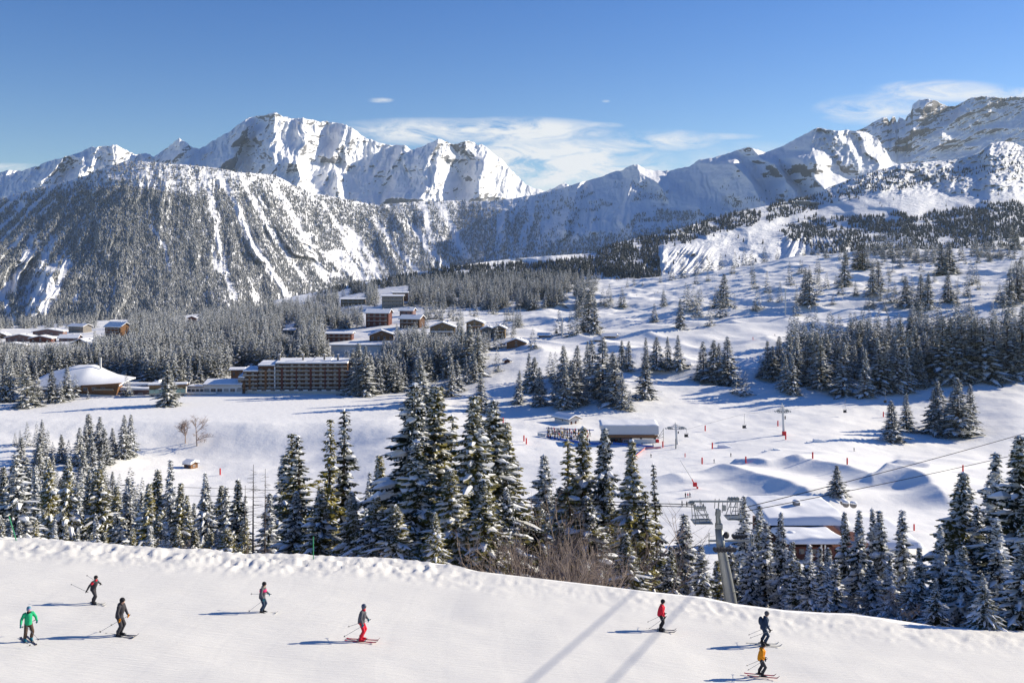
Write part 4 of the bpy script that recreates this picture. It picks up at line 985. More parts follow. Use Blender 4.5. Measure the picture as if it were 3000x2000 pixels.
def chalet(px, base, wpx, hpx, dep, rz, gable, wall, label, cat='chalet', storeys=2, nwin=3, name='chalet', roofm=None, rise=None, ov=1.5, chim=True, balc=True, rail=None, group='chalets of the village', low=None, d=None, snow=.85):
    d = d or gd(px, base); sc = d / F; w = wpx * sc; h = hpx * sc; z = (800 - base) / F * d
    root = empty(name, ((px - 1500) / F * d, d, z), rz, label, cat, group)
    if rise is None: rise = .2 * w if gable == 'front' else .22 * dep
    B = MB()
    if gable == 'front': B.prism([(-w / 2, -3), (w / 2, -3), (w / 2, h), (0, h + rise), (-w / 2, h)], 0, dep, 0)
    else:
        hd = dep / 2; V = [(-w / 2, 0, -3), (-w / 2, dep, -3), (-w / 2, dep, h), (-w / 2, hd, h + rise), (-w / 2, 0, h)]; V += [(w / 2, v[1], v[2]) for v in V]
        B.add(V, [(0, 1, 2, 3, 4), (9, 8, 7, 6, 5)] + [(i, i + 5, (i + 1) % 5 + 5, (i + 1) % 5) for i in range(5)], 0)
    B.build('wall', wall, root)
    if low: L = MB(); L.box((0, dep / 2, -1.2 + low / 2 - .2), (w + .12, dep + .12, low + 2), 0); L.build('plinth', M_STONE, root)
    roof_parts(root, w, dep, h, rise, ov, gable, roofm or M_WOODD, snow)
    fh = h / storeys
    for s in range(storeys):
        for k in range(nwin):
            x = -w / 2 + w * (k + .5) / nwin; add_window(root, x, -.03, fh * s + fh * .52, min(1.6, w / nwin * .5), fh * .46, M_GLASS, wpx > 45)
        if balc and s > 0:
            b = MB(); b.box((0, -.7, fh * s - .05), (w * .92, 1.35, .16), 0); b.box((0, -1.33, fh * s + .45), (w * .92, .1, .85), 0); bo = b.build('balcony', rail or M_WOOD, root)
            q = MB(); q.box((0, -1.33, fh * s + .98), (w * .9, .3, .22), 0); q.build('snow_cover', M_SNOW, bo)
    if storeys and balc and h > 4 and gable == 'front':
        add_window(root, 0, -.03, h + rise * .3, 1.3, min(1.2, rise * .4), M_GLASS)
    for sx in (-1, 1):
        add_window(root, sx * (w / 2 + .03), dep * .45, h * .6, 1.2, min(1.4, h * .3), M_GLASS, True, sx * math.pi / 2)
    if chim:
        c = MB(); c.box((w * .18, dep * .5, h + rise * (.85 if gable == 'front' else 1)), (.9, .9, 2.2), 0); co = c.build('chimney', M_STONE, root)
        c = MB(); c.box((w * .18, dep * .5, h + rise * (.85 if gable == 'front' else 1) + 1.3), (1.15, 1.15, .35), 0); c.build('snow_cover', M_SNOW, co)
    return root


GL = 'chalets at the left edge of the village'
chalet(57, 1001, 78, 12, 16, .10, 'front', M_PLUM, 'low plum coloured chalet with wide snowy gable, leftmost of the left hamlet', nwin=4, group=GL, storeys=1, rise=3.4)
chalet(140, 984, 84, 12, 16, .12, 'front', M_PLUM, 'plum chalet with broad low snow roof, uppermost behind the left hamlet', nwin=4, group=GL, storeys=1, rise=3.2)
chalet(118, 1004, 62, 12, 14, .05, 'front', M_WOODR, 'red brown chalet under a curved looking snow gable in the middle of the left hamlet', nwin=3, group=GL, storeys=1, rise=2.8)
chalet(36, 1020, 72, 8, 12, .2, 'front', M_CREAM, 'cream wing with long low snow roof in front of the leftmost chalet', nwin=3, group=GL, storeys=1, rise=2.4, chim=False)
chalet(222, 974, 60, 18, 14, -.45, 'side', M_STONE, 'grey chalet with pale snow roof and dark eaves behind the left hamlet', nwin=3, group=GL, storeys=2, rise=2.6)
chalet(200, 1000, 52, 10, 13, .1, 'side', M_PLUM, 'small snow covered chalet with dormers between two larger roofs of the left hamlet', nwin=3, group=GL, storeys=1, rise=3.0)
chalet(236, 1016, 60, 10, 18, -.35, 'front', M_WOODD, 'chalet with big white roof and dark brown gable at right of the left hamlet', nwin=2, group=GL, storeys=1, rise=4.4)
chalet(2, 992, 30, 10, 10, 0, 'front', M_WOODD, 'dark wooden chalet cut by the left edge of the view', nwin=2, group=GL, storeys=1)
chalet(330, 990, 66, 33, 16, -.5, 'side', M_WOOD, 'tall orange timber chalet with red panels left of the forest', storeys=4, nwin=4, rise=4.5, group=GL, rail=M_WOODR)
GV = 'chalets of the village in the middle distance'
chalet(1034, 896, 70, 20, 12, .05, 'side', M_OLIVE, 'long low house with pale green metal roof among the trees', 'house', 2, 5, 'house', M_COPPER, 1.6, group=GV, rail=M_RAIL, snow=.12)
chalet(1150, 902, 62, 34, 16, .06, 'side', M_STONE, 'tall grey stepped house at the top of the village', 'house', 3, 5, 'house', rise=1.4, group=GV, rail=M_RAIL)
chalet(1172, 876, 44, 18, 14, .06, 'side', M_WOODD, 'dark upper block with flat snowy roof behind the grey stepped house', 'house', 2, 4, 'house', rise=1.0, group=GV, d=gd(1150, 902) + 22)
chalet(1105, 955, 68, 38, 16, -.12, 'side', M_WOODR, 'red brown chalet with broad snow roof and dark balconies', storeys=3, nwin=4, rise=3.5, group=GV, rail=M_WOODR)
chalet(1200, 962, 62, 28, 15, -.3, 'side', M_WOODD, 'chalet with several snowy roofs right of the red brown chalet', storeys=2, nwin=4, rise=3.2, group=GV)
chalet(1190, 926, 40, 16, 12, -.2, 'side', M_PLUM, 'small snowed in chalet behind the chalet with several roofs', storeys=1, nwin=3, rise=2.5, group=GV)
chalet(993, 1000, 74, 22, 14, .0, 'side', M_WOODR, 'dark red house with flat snowy roof at left of the village centre', 'house', 2, 5, 'house', rise=1.0, group=GV)
chalet(1118, 998, 70, 16, 16, .15, 'front', M_WOOD, 'orange timber chalet with wide gable in the middle of the village', storeys=1, nwin=4, rise=4.2, group=GV)
chalet(1296, 986, 72, 27, 18, .0, 'front', M_OLIVE, 'large olive chalet with wide gable and pale balcony facing the slope', storeys=2, nwin=4, rise=4.6, group=GV, rail=M_LSTEEL)
chalet(1390, 980, 48, 34, 14, -.1, 'front', M_OLIVE, 'tall narrow olive chalet right of the large olive chalet', storeys=3, nwin=3, rise=3.0, group=GV)
chalet(1428, 990, 34, 26, 12, .0, 'front', M_STONE, 'grey stone chalet with small gable between the tall chalets', storeys=2, nwin=2, rise=2.0, group=GV)
chalet(1462, 992, 34, 30, 12, -.1, 'front', M_OLIVE, 'narrow chalet with dark open gable, rightmost of the tall chalets', storeys=3, nwin=2, rise=2.4, group=GV)
chalet(1512, 1018, 56, 14, 14, -.12, 'front', M_WOOD, 'low orange timber chalet with blue door standing alone beside the run', storeys=1, nwin=1, rise=3.2, group=GV)
chalet(1045, 1038, 150, 26, 14, .0, 'side', M_WHITE, 'long white building with flat snow roof behind the wood by the hotel', 'building', 1, 0, 'building', rise=.4, group=None, chim=False, balc=False, snow=.9)
chalet(847, 990, 30, 22, 12, .05, 'side', M_CREAM, 'small cream house between the trees left of the village', 'house', 2, 3, 'house', rise=1.2, group=GV)
chalet(562, 944, 24, 12, 9, .1, 'front', M_WOODR, 'tiny red brown chalet at the far forest edge', storeys=1, nwin=2, group=GV, balc=False)
chalet(775, 948, 50, 10, 10, .1, 'side', M_CREAM, 'low house with snow roof half hidden at the far forest edge', 'house', 1, 4, 'house', rise=1.4, group=GV, chim=False)
chalet(1486, 1064, 15, 8, 4, .1, 'front', M_WOODR, 'tiny brown hut beside the trees at the foot of the village', 'hut', 1, 1, 'hut', group=None, chim=False, balc=False)
chalet(1752, 1003, 22, 8, 6, -.3, 'side', M_WOOD, 'left of the two tan huts snowed in beside the upper run', 'hut', 1, 1, 'hut', group='huts beside the upper run', chim=False, balc=False)
chalet(1785, 991, 36, 7, 6, -.3, 'side', M_OLIVE, 'right of the two tan huts snowed in beside the upper run', 'hut', 1, 2, 'hut', group='huts beside the upper run', chim=False, balc=False)
chalet(1595, 988, 34, 6, 6, -.1, 'side', M_PLUM, 'low snowed in hut below the bushes left of the upper run', 'hut', 1, 2, 'hut', group=None, chim=False, balc=False)
chalet(2012, 1078, 14, 10, 5, .0, 'side', M_WOODD, 'small dark hut at the edge of the trees on the run', 'hut', 1, 1, 'hut', group=None, chim=False, balc=False)
hut = chalet(549, 1373, 26, 13, 5, -.45, 'side', M_WOOD, 'little orange timber hut with a deep snow cap on the bank', 'hut', 1, 1, 'hut', group=None, chim=False, balc=False, rise=.8, snow=1.3, ov=.7)
ch = chalet(1682, 1243, 36, 17, 14, .62, 'front', M_WHITE, 'small white chalet with red doors and snowy roof behind the lift station', 'chalet', 1, 0, 'chalet', group=None, chim=False, balc=False, rise=1.5)
for x in (-2.1, 1.2):
    b = MB(); b.box((x, -.04, 1.0), (1.1, .1, 2.0), 0); b.build('door', M_WOODR, ch)
for k in range(4):
    o = add_window(ch, 36 * gd(1682, 1243) / F / 2 + .04, 2 + k * 3.2, 1.9, 1.1, 1.2, M_GLASS, True, math.pi / 2)
# far station on the ridge
st = S_HILL.pos(np.array([2350.0]), np.array([600.0])); sx, sy, sz = [float(v[0]) for v in st]
root = empty('lift_station', (sx, sy, sz), .1, 'distant flat roofed lift station on the wooded crest', 'building')
b = MB(); b.box((0, 0, 6), (60, 16, 16), 0); b.box((55, 4, 3), (36, 12, 14), 0); b.build('wall', M_STONE, root)
b = MB(); b.box((0, 0, 15.2), (72, 22, 2.0), 0); b.box((55, 4, 11.1), (42, 16, 1.8), 0); b.build('snow_cover', M_SNOW, root)

# hotel
d = 700.0; sc = d / F; X = lambda p: (p - 1500) * sc; Z = lambda p: (800 - p) * sc
hot = empty('hotel', (X(880), d, Z(1150)), 0, 'large brown stepped hotel with snowy roof and rows of balconies beside the frozen lake', 'hotel')
hx = lambda p: (p - 880) * sc; hz = lambda p: (1150 - p) * sc
W_ = MB(); Rf = MB(); Sn = MB()
blocks = [(808, 1018, 1066, 0, 16), (758, 808, 1072, -1.5, 15), (716, 760, 1088, -3, 13), (703, 722, 1106, -4, 12)]
for (a, b_, top, yo, dp) in blocks:
    W_.box(((hx(a) + hx(b_)) / 2, yo + dp / 2, hz(top) / 2 - 1), (hx(b_) - hx(a), dp, hz(top) + 2), 0)
    Rf.box(((hx(a) + hx(b_)) / 2, yo + dp / 2 - .4, hz(top) + .2), (hx(b_) - hx(a) + .6, dp + 2.2, .4), 0)
    n = max(1, int((b_ - a) / 44))
    for k in range(n):
        x0 = hx(a) + (hx(b_) - hx(a)) * k / n; x1 = hx(a) + (hx(b_) - hx(a)) * (k + 1) / n; zz = hz(top) + .41; jj = .35 * math.sin(k * 2.3 + a)
        Sn.add([(x0 + .03, yo - 1.2, zz), (x1 - .03, yo - 1.2, zz), (x1 - .03, yo - 1.1, zz + .9), (x0 + .03, yo - 1.1, zz + .9), (x0 + .03, yo + dp, zz + 2.9 + jj), (x1 - .03, yo + dp, zz + 2.9 + jj), (x0 + .03, yo + dp, zz), (x1 - .03, yo + dp, zz)], [(0, 1, 2, 3), (3, 2, 5, 4), (4, 5, 7, 6), (0, 3, 4, 6), (1, 7, 5, 2), (0, 6, 7, 1)], 0)
W_.build('wall', M_WOODD, hot); ro = Rf.build('roof', M_WOODD, hot); Sn.build('snow_cover', M_SNOW, ro)
P0 = MB(); P0.box((hx(860), -1.6, hz(1141) / 2 - 1.0), (hx(1018) - hx(702), 3.4, hz(1138) + 2.0), 0); P0.build('plinth', M_WHITE, hot)
b = MB(); b.box((hx(863), -3.4, .2), (hx(1015) - hx(712), .3, 2.6), 0); b.build('terrace_wall', M_CREAM, hot)
for k in range(11):
    add_window(hot, hx(722 + k * 27), -3.33, 2.4 - .0, 3.2, 1.3, M_GLASS, False)
bal = MB(); bal.box((0, -1.3, -.1), (5.0, 1.6, .16), 0); bal.box((0, -2.05, .42), (5.0, .1, .9), 0); balm = bal.mesh('balcony', [M_RAIL])
bw = MB(); bw.box((0, -2.0, .93), (4.9, .3, .16), 0); bwm = bw.mesh('snow_cover', [M_SNOW])
cnt = 0
for (a, b_, top, yo, dp) in blocks:
    nb_ = int(round((b_ - a) / 22)); nf = int(round((hz(top) - hz(1138)) / 2.95))
    for f_ in range(nf):
        for k in range(nb_):
            x = hx(a + (b_ - a) * (k + .5) / nb_); z = hz(1136) + f_ * 2.95
            add_window(hot, x - 1.2, yo - .03, z + 1.35, 1.7, 1.7, M_PALE if (k * 3 + f_ * 5) % 4 else M_GLASS, False); cnt += 1
            o = link('balcony', balm, hot, (x, yo, z)); o.scale.x = min(1, (b_ - a) * sc / nb_ / 5.0 * .96); link('snow_cover', bwm, o)
    for k in range(nb_):
        if k % 2 == 0:
            b = MB(); x = hx(a + (b_ - a) * (k + .95) / nb_); b.box((x, yo - 1.1, (hz(top) + hz(1136)) / 2 - 1.6), (1.5 if k % 4 == 0 else .9, 2.15, hz(top) - hz(1136) - 2.6), 0); b.build('pier', M_WOODR if a > 760 else M_WOOD, hot)
b = MB(); b.box((hx(807), -1.9, hz(1068) / 2 - .4), (.9, 1.0, hz(1068)), 0); b.build('drainage_shaft', M_LSTEEL, hot)
for px_ in (812, 882, 945, 985): b = MB(); b.box((hx(px_), 7, hz(1050)), (1.2, 1.2, 4.4), 0); c_ = b.build('chimney', M_STONE, hot); b = MB(); b.box((hx(px_), 7, hz(1040)), (1.5, 1.5, .4), 0); b.build('snow_cover', M_SNOW, c_)
an = chalet(694, 1106, 34, 22, 10, .1, 'side', M_WOODD, 'dark grey annexe with flat snow roof left of the hotel', 'building', 1, 2, 'building', rise=.8, group=None, chim=False, balc=False, d=722)
# low white building with glazed bays
lw = empty('restaurant', (X(660), 694, Z(1152)), 0, 'low white building with dark glazed bays left of the hotel', 'building'); w = 110 * sc
b = MB(); b.box((0, 5, 2.3), (w, 10, 8.2), 0); b.box((-w * .72, 5, 1.9), (w * .46, 8, 6.4), 0); b.build('wall', M_WHITE, lw)
b = MB(); b.box((0, 4.6, 6.6), (w + 1.2, 11.4, .3), 0); b.box((-w * .72, 4.8, 5.3), (w * .46, 9, .3), 0); r = b.build('roof', M_WOODD, lw)
b = MB(); b.add([(-w / 2 - .4, -1, 6.76), (w / 2 + .4, -1, 6.76), (w / 2 + .4, -.9, 7.4), (-w / 2 - .4, -.9, 7.4), (-w / 2 - .4, 10.2, 10.2), (w / 2 + .4, 10.2, 10.2)], [(0, 1, 2, 3), (3, 2, 5, 4), (0, 3, 4), (1, 5, 2)], 0); b.box((-w * .72, 4.8, 5.8), (w * .44, 8.6, .66), 0); b.build('snow_cover', M_SNOW, r)
for k in range(6): add_window(lw, -w * .42 + k * w * .17, -.04, 3.0, 3.4, 2.2, M_GLASS if k in (1, 2, 4) else M_PALE, True)
for k in range(4): add_window(lw, -w * .9 + k * w * .11, .96, 2.8, 2.0, 1.6, M_GLASS, False)
b = MB(); b.box((-w * .55, -4, 1.1), (w * .9, 6, .3), 0); b.box((-w * .55, -6.9, 1.8), (w * .9, .15, 1.1), 0); b.build('terrace', M_WHITE, lw)
# glazed restaurant right of the hall
rs = empty('restaurant', (X(520), 680, Z(1158)), .25, 'restaurant with green glass terrace rail and pillared ground floor', 'building')
b = MB(); b.box((0, 4, 2.4), (24, 8, 8.8), 0); b.build('wall', M_CREAM, rs)
b = MB(); b.box((0, 3.6, 9.6), (26, 10, .5), 0); r = b.build('roof', M_WOOD, rs); b = MB(); b.box((0, 3.8, 10.3), (25.6, 9.4, .88), 0); b.build('snow_cover', M_SNOW, r)
b = MB(); b.box((0, -.3, 8.1), (24, .5, 2.6), 0); b.build('upper_wall', M_OLIVE, rs)
for k in range(7): b = MB(); b.box((-10.2 + k * 3.4, -1.8, 5.6), (3.1, .1, 2.6), 0); b.build('glass_panel', M_TURQ, rs)
for k in range(6): add_window(rs, -10 + k * 4, -.06, 2.0, 2.0, 2.6, M_GLASS, True)
b = MB(); b.box((2, -4, .3), (30, 8, .6), 0); b.build('terrace', M_CREAM, rs)
# brick wing with snow roofs
bwg = empty('building', (X(425), 690, Z(1160)), .0, 'plum brick wing with two thick snow roofs between hall and restaurant', 'building')
b = MB(); b.box((0, 6, 2), (26, 12, 8), 0); b.build('wall', M_PLUM, bwg)
b = MB(); b.prism([(-14.2, 5.6), (13.8, 6.0), (13.8, 6.8), (-14.2, 7.6)], -2, 8, 0); b.prism([(-14, 7.8), (4, 8.2), (10.5, 9.9), (10.5, 11.6), (3, 9.4), (-14, 9.6)], 8.1, 14, 0); b.build('snow_cover', M_SNOW, bwg)
for k in range(3): add_window(bwg, -6 + k * 6.5, -.05, 2.6, 3.2, 1.8, M_PALE if k == 1 else M_GLASS, True)
# hall with sweeping snow roof
hl = empty('hall', (X(262), 684, Z(1163)), .06, 'large hall with a sweeping snow covered roof and timber corner at the lakeside', 'hall')
nx_, ny_ = 28, 14; V = []; prof = lambda u: np.interp(u, [0, .08, .35, .55, .68, .8, 1], [15.5, 18.0, 22.4, 22.6, 18.5, 15.4, 13.2])
for i in range(nx_ + 1):
    u = i / nx_; 
    for j in range(ny_ + 1):
        v = j / ny_; z = 10.4 + (prof(u) - 10.4) * (math.sin(v * math.pi / 2) ** .9); V.append((-34 + 62 * u + 3 * v, -3 + 26 * v, z))
q = lambda i, j: i * (ny_ + 1) + j
fs = [(q(i, j), q(i + 1, j), q(i + 1, j + 1), q(i, j + 1)) for i in range(nx_) for j in range(ny_)]
b = MB(); b.add(V, fs, 0); n = len(V); Vb = [(x, y, z - .8) for (x, y, z) in V]; b.add(Vb, [tuple(reversed(f)) for f in fs], 0)
bd = [q(i, 0) for i in range(nx_ + 1)] + [q(nx_, j) for j in range(1, ny_ + 1)] + [q(i, ny_) for i in range(nx_ - 1, -1, -1)] + [q(0, j) for j in range(ny_ - 1, 0, -1)]
b.add([V[k] for k in bd] + [Vb[k] for k in bd], [(k, k + len(bd), (k + 1) % len(bd) + len(bd), (k + 1) % len(bd)) for k in range(len(bd))], 0)
r = b.build('roof_snow', M_SNOW, hl, smooth=True)
b = MB(); b.box((-4, 11, 3.6), (52, 20, 12), 0); b.add([(-31.5, -1, -2), (-31.5, 22, -2), (-31.5, 22, 16), (-31.5, 8, 14.2), (-31.5, -1, 9)], [(0, 1, 2, 3, 4)], 0); b.build('wall', M_PLUM, hl)
b = MB(); b.box((-22, -3, 8.6), (26, 8, .9), 0); b.build('lower_snow_roof', M_SNOW, hl)
b = MB(); b.prism([(2, 4.8), (26, 3.6), (28, 11.6), (2, 10.6)], -3.2, 6, 0); b.build('timber_corner', M_WOOD, hl)
b = MB(); b.prism([(0, -2), (28, -2), (28, 3.4), (0, 4.7)], -3.6, 6, 0); b.build('plinth', M_WHITE, hl)
for k in range(4): add_window(hl, -14 + k * 3.6, -.75, 3.0, 2.4, 2.4, M_GLASS, True)
for k in range(3): add_window(hl, 5 + k * 6, -3.25, 8.0, 2.6, 2.0, M_GLASS, True)
add_window(hl, 8, -3.65, 1.8, 3.0, 1.2, M_GLASS, False)
b = MB(); b.box((18, -4.1, 7.2), (13, 2.0, .25), 0); b.box((18, -5.05, 7.8), (13, .12, 1.1), 0); b.build('balcony', M_RAIL, hl)
b = MB(); b.box((8, 18, 24), (1.1, 1.1, 8), 0); b.build('chimney', M_LSTEEL, hl)
# lodge with big snow roofs, lower right
d = 250.0; lo = empty('lodge', ray(2390, 1632, 250), 0, 'lodge under two great snow laden roofs behind the right hand trees', 'lodge')
lx = lambda p, dd=250: (p - 1500) / F * dd - (2390 - 1500) / F * 250; lz = lambda py, dd: (800 - py) / F * dd - (800 - 1632) / F * 250
b = MB(); b.box(((lx(2318) + lx(2560)) / 2, 8, lz(1603, 250) / 2 - 1.5), (lx(2560) - lx(2318), 15, lz(1603, 250) + 3), 0); b.box(((lx(2300) + lx(2540)) / 2, 26, -2.4), (lx(2525) - lx(2300), 21, 8), 0); b.build('wall', M_WOODR, lo)


def quilt(name, x0, x1, y0, y1, z0, z1, th, seed, round_=1.4, nx=44, ny=26):
    """a soft thick bed of snow on a roof"""
    U, Vv = np.meshgrid(np.linspace(0, 1, nx), np.linspace(0, 1, ny), indexing='ij'); Xq = x0 + (x1 - x0) * U; Yq = y0 + (y1 - y0) * Vv
    e = np.minimum(np.minimum(Xq - x0, x1 - Xq), np.minimum(Yq - y0, y1 - Yq)); k = np.sqrt(np.clip(1 - (1 - np.clip(e / round_, 0, 1)) ** 2, 0, 1))
    Zq = z0 + (z1 - z0) * Vv + th * k * (1 + .35 * (fbm(Xq / 7 + seed, Yq / 7, 2, seed) - .5)) + (fbm(Xq / 4, Yq / 5 + seed, 2, seed + 3) - .5) * .3 * k
    return grid_mesh(name, Xq, Yq, Zq, [M_SNOW])


rf = MB(); rf.box(((lx(2300) + lx(2470)) / 2, 7.5, lz(1598, 247)), (lx(2470) - lx(2300), 18, .35), 0); rf.box(((lx(2288) + lx(2530)) / 2, 25, lz(1545, 262) + .1), (lx(2530) - lx(2288), 20, .35), 0); rfo = rf.build('roof', M_WOODD, lo)
link('snow_cover', quilt('snow_cover', lx(2300) - .3, lx(2470) + .6, -2.2, 14.2, lz(1598, 247) + .2, lz(1560, 264) + .6, 1.3, 1), rfo)
link('snow_cover', quilt('snow_cover', lx(2288) - .6, lx(2530) + 1.4, 13.2, 38, lz(1545, 262) + .3, lz(1475, 285), 2.0, 5), rfo)
link('snow_cover', quilt('snow_cover', lx(2535), lx(2760), 10, 34, lz(1590, 262) - 1, lz(1510, 285) - 1.4, 2.0, 9, 3.5), rfo)
for (p, py, dd) in [(2333, 1484, 276), (2420, 1596, 254), (2318, 1578, 256)]:
    b = MB(); x = lx(p, dd); z = lz(py, dd); b.box((x, dd - 250, z + .3), (1.7, 1.5, 2.2), 0); o = b.build('skylight', M_STONE, lo); b = MB(); b.ell((x, dd - 250, z + 1.6), (1.15, 1.0, .55), 0, 10, 6); b.build('snow_cover', M_SNOW, o, True)
for k in range(3): add_window(lo, lx(2350 + k * 36), .46, lz(1616, 250), 1.3, 1.3, M_GLASS, False)
for k in range(2): b = MB(); b.box((lx(2405 + k * 11), -.4, 1.0), (.35, .35, 6), 0); b.build('post', M_LSTEEL, lo)
for (p, py, dd) in [(2478, 1466, 300), (2500, 1468, 303), (2470, 1460, 306)]:
    z = gz(p, dd); root = empty('snow_covered_stone', ((p - 1500) / F * dd, dd, (800 - py) / F * dd - .7), p, 'grey rock capped with snow above the lodge roof, %s of three' % {2470: 'leftmost', 2478: 'middle', 2500: 'rightmost'}[p], 'rock', 'rocks above the lodge roof')
    b = MB(); b.ell((0, 0, -.4), (1.1, .9, 1.0), 0, 9, 6); b.build('stone', M_STONE, root); b = MB(); b.ell((0, 0, .25), (1.2, 1.0, .55), 0, 9, 6); b.build('snow_cover', M_SNOW, root, True)

# ---------------------------------------------------------------- chairlift base station
d = 528.0; sc = d / F; ls = empty('lift_station', ray(1845, 1308, d), 0, 'chairlift base station with snowy grey roof and orange timber fascia', 'lift station'); w = 168 * sc
b = MB(); b.box((0, 5, 9.9), (w, 11, 2.6), 0); b.build('roof', M_LSTEEL, ls)
b = MB(); V = [(-w / 2, -1.6, 6.8), (w / 2, -1.6, 6.8), (w / 2, -.5, 11.2), (-w / 2, -.5, 11.2), (-w / 2, -.45, 6.8), (w / 2, -.45, 6.8)]; b.add(V, [(0, 1, 2, 3), (0, 3, 4), (1, 5, 2), (0, 4, 5, 1)], 0); b.build('roof_panel', M_LSTEEL, ls)
link('snow_cover', quilt('snow_cover', -w / 2 - .4, w / 2 + .2, -.7, 11, 11.25, 12.6, .5, 21, 1.0), ls)
b = MB(); b.box((0, -1.9, 6.0), (w - 1.2, .5, 1.3), 0); b.build('fascia', M_WOOD, ls)
b = MB(); b.box((0, 5, 4.9), (w - 2, 10, .9), 0); b.box((-4, 7, 2.2), (12, 5, 4.6), 0); b.build('machine_housing', M_DARK, ls)
b = MB(); b.box((6.6, -.6, 2.6), (14, 1.0, 3.2), 0); b.build('snow_guard_wall', M_WHITE, ls)
b = MB(); b.box((-2.2, 1.0, 2.6), (4.4, 3, 4.2), 0); b.build('cabin', M_PLUM, ls); add_window(ls, -2.2, -.55, 3.2, 2.6, 1.2)
for x in (-w / 2 + 1, -6, 6, w / 2 - 2): b = MB(); b.box((x, 0, 2.2), (1.0, 1.4, 6.6), 0); b.build('column', M_DARK, ls)
b = MB(); b.box((w / 2 - 1.2, 1.6, 2.2), (3.2, 2.6, 2.8), 0); b.build('door', M_RED, ls)
b = MB(); [b.poly([(w / 2 - .3, 2, 4), (w / 2 + 3, 2, 9 - k * 2)], .12, 4) for k in range(3)]; b.poly([(w / 2 + 3, 2, 9.6), (w / 2 + 3, 2, 1)], .14, 4); b.build('entry_frame', M_STEEL, ls)


def fence(pts, h, mat, label, name='fence', step=3.0, group=None, cat='fence'):
    P = [Vector(p) for p in pts]; root = empty(name, P[0], 0, label, cat, group); b = MB()
    for a, c in zip(P[:-1], P[1:]):
        a2 = a - P[0]; c2 = c - P[0]; b.add([a2 + Vector((0, -.03, .1)), c2 + Vector((0, -.03, .1)), c2 + Vector((0, -.03, h)), a2 + Vector((0, -.03, h)), a2 + Vector((0, .03, .1)), c2 + Vector((0, .03, .1)), c2 + Vector((0, .03, h)), a2 + Vector((0, .03, h))], [(0, 1, 2, 3), (7, 6, 5, 4), (3, 2, 6, 7), (0, 4, 5, 1), (0, 3, 7, 4), (1, 5, 6, 2)], 0)
        n = max(1, int((c2 - a2).length / step))
        for k in range(n + 1):
            q = a2.lerp(c2, k / n); m = MB(); m.poly([q + Vector((0, -.08, -.3)), q + Vector((0, -.08, h + .1))], .035, 5); m.build('post', M_STEEL, root)
    b.build('panel', mat, root); return root


g3 = lambda px, py: gpt(px, py)
fence([g3(1600, 1282), g3(1640, 1290), g3(1680, 1296)], 1.2, M_BLUE, 'blue padded barrier along the left half of the lift queue', step=4)
fence([g3(1680, 1297), g3(1722, 1303), g3(1790, 1305)], 1.2, M_BLUE, 'blue padded barrier behind the two slim spruces in front of the lift queue', step=4)
fence([g3(1795, 1301), g3(1870, 1308), g3(1915, 1313)], 1.1, M_BLUE, 'blue padded barrier below the chairlift station', step=4)
fence([g3(1600, 1255), g3(1660, 1259), g3(1740, 1262)], .5, M_BLUE, 'blue barrier along the back of the lift queue', step=5)
fence([g3(1575, 1278), g3(1598, 1282)], 1.9, M_LSTEEL, 'grey metal gate panels at the left entrance of the lift queue', name='gate', step=2, cat='gate')


# ---------------------------------------------------------------- small people far off
def mini(cj, ct, ch_):
    b = MB()
    for s in (-1, 1):
        b.poly([(0, s * .11, 0), (.05, s * .12, .45), (0, s * .10, .92)], [.07, .09, .12], 6, 1); b.poly([(-.08, s * .11, .05), (.2, s * .11, .04)], [.07, .06], 5, 3)
        b.poly([(0, s * .2, 1.42), (.04, s * .29, 1.12), (.25, s * .25, .98)], [.08, .07, .05], 5, 0); b.ell((.27, s * .24, .96), (.06, .05, .06), 3, 6, 4)
    b.poly([(0, 0, .85), (0, 0, 1.1), (0, 0, 1.4), (0, 0, 1.5)], [.2, .2, .22, .09], 8, 0); b.poly([(0, 0, 1.45), (.02, 0, 1.56)], [.06, .06], 6, 4); b.ell((.03, 0, 1.63), (.105, .09, .125), 4, 8, 6); b.ell((0, 0, 1.68), (.13, .12, .12), 2, 8, 5)
    for s in (-1, 1): b.box((.1, s * .12, .012), (1.6, .09, .02), 3)
    return b.mesh('person', [cj, ct, ch_, M_DARK, M_SKIN])


M_SKIN = pmat('skin', (.55, .32, .24), .6, .3, .08, 5); M_BLACK = pmat('black_cloth', (.022, .022, .026), .85, .2, .3, 6); M_GREYC = pmat('grey_cloth', (.10, .10, .115), .85, .2, .25, 6); M_NAVY = pmat('navy_cloth', (.025, .045, .085), .85, .2, .25, 6)
M_REDC = pmat('red_cloth', (.62, .02, .045), .8, .2, .15, 5); M_ORANGE = pmat('orange_cloth', (.72, .27, .01), .8, .2, .15, 5); M_GREENC = pmat('emerald_cloth', (.02, .38, .17), .8, .2, .15, 5); M_WHITEC = pmat('white_cloth', (.7, .7, .7), .8, .2, .1, 5); M_PINK = pmat('pink_cloth', (.68, .03, .16), .8, .2, .12, 5)
M_BROWNC = pmat('brown_cloth', (.09, .06, .045), .85, .2, .25, 6); M_TEAL = pmat('teal_cloth', (.02, .16, .22), .8, .2, .2, 5); M_YEL = pmat('yellow_cloth', (.65, .45, .05), .8, .2, .1, 5); M_BEIGE = pmat('beige_fur', (.42, .36, .27), .9, .1, .2, 9)
CJ = [(M_BLACK, 'black'), (M_REDC, 'red'), (M_NAVY, 'navy'), (M_ORANGE, 'orange'), (M_GREYC, 'grey'), (M_BLUE, 'blue'), (M_WHITEC, 'white'), (M_YEL, 'yellow')]
MN = [mini(CJ[i][0], [M_BLACK, M_GREYC, M_NAVY, M_BROWNC][i % 4], [M_BLACK, M_WHITEC][i % 2]) for i in range(8)]
RP = random.Random(12); ql = []
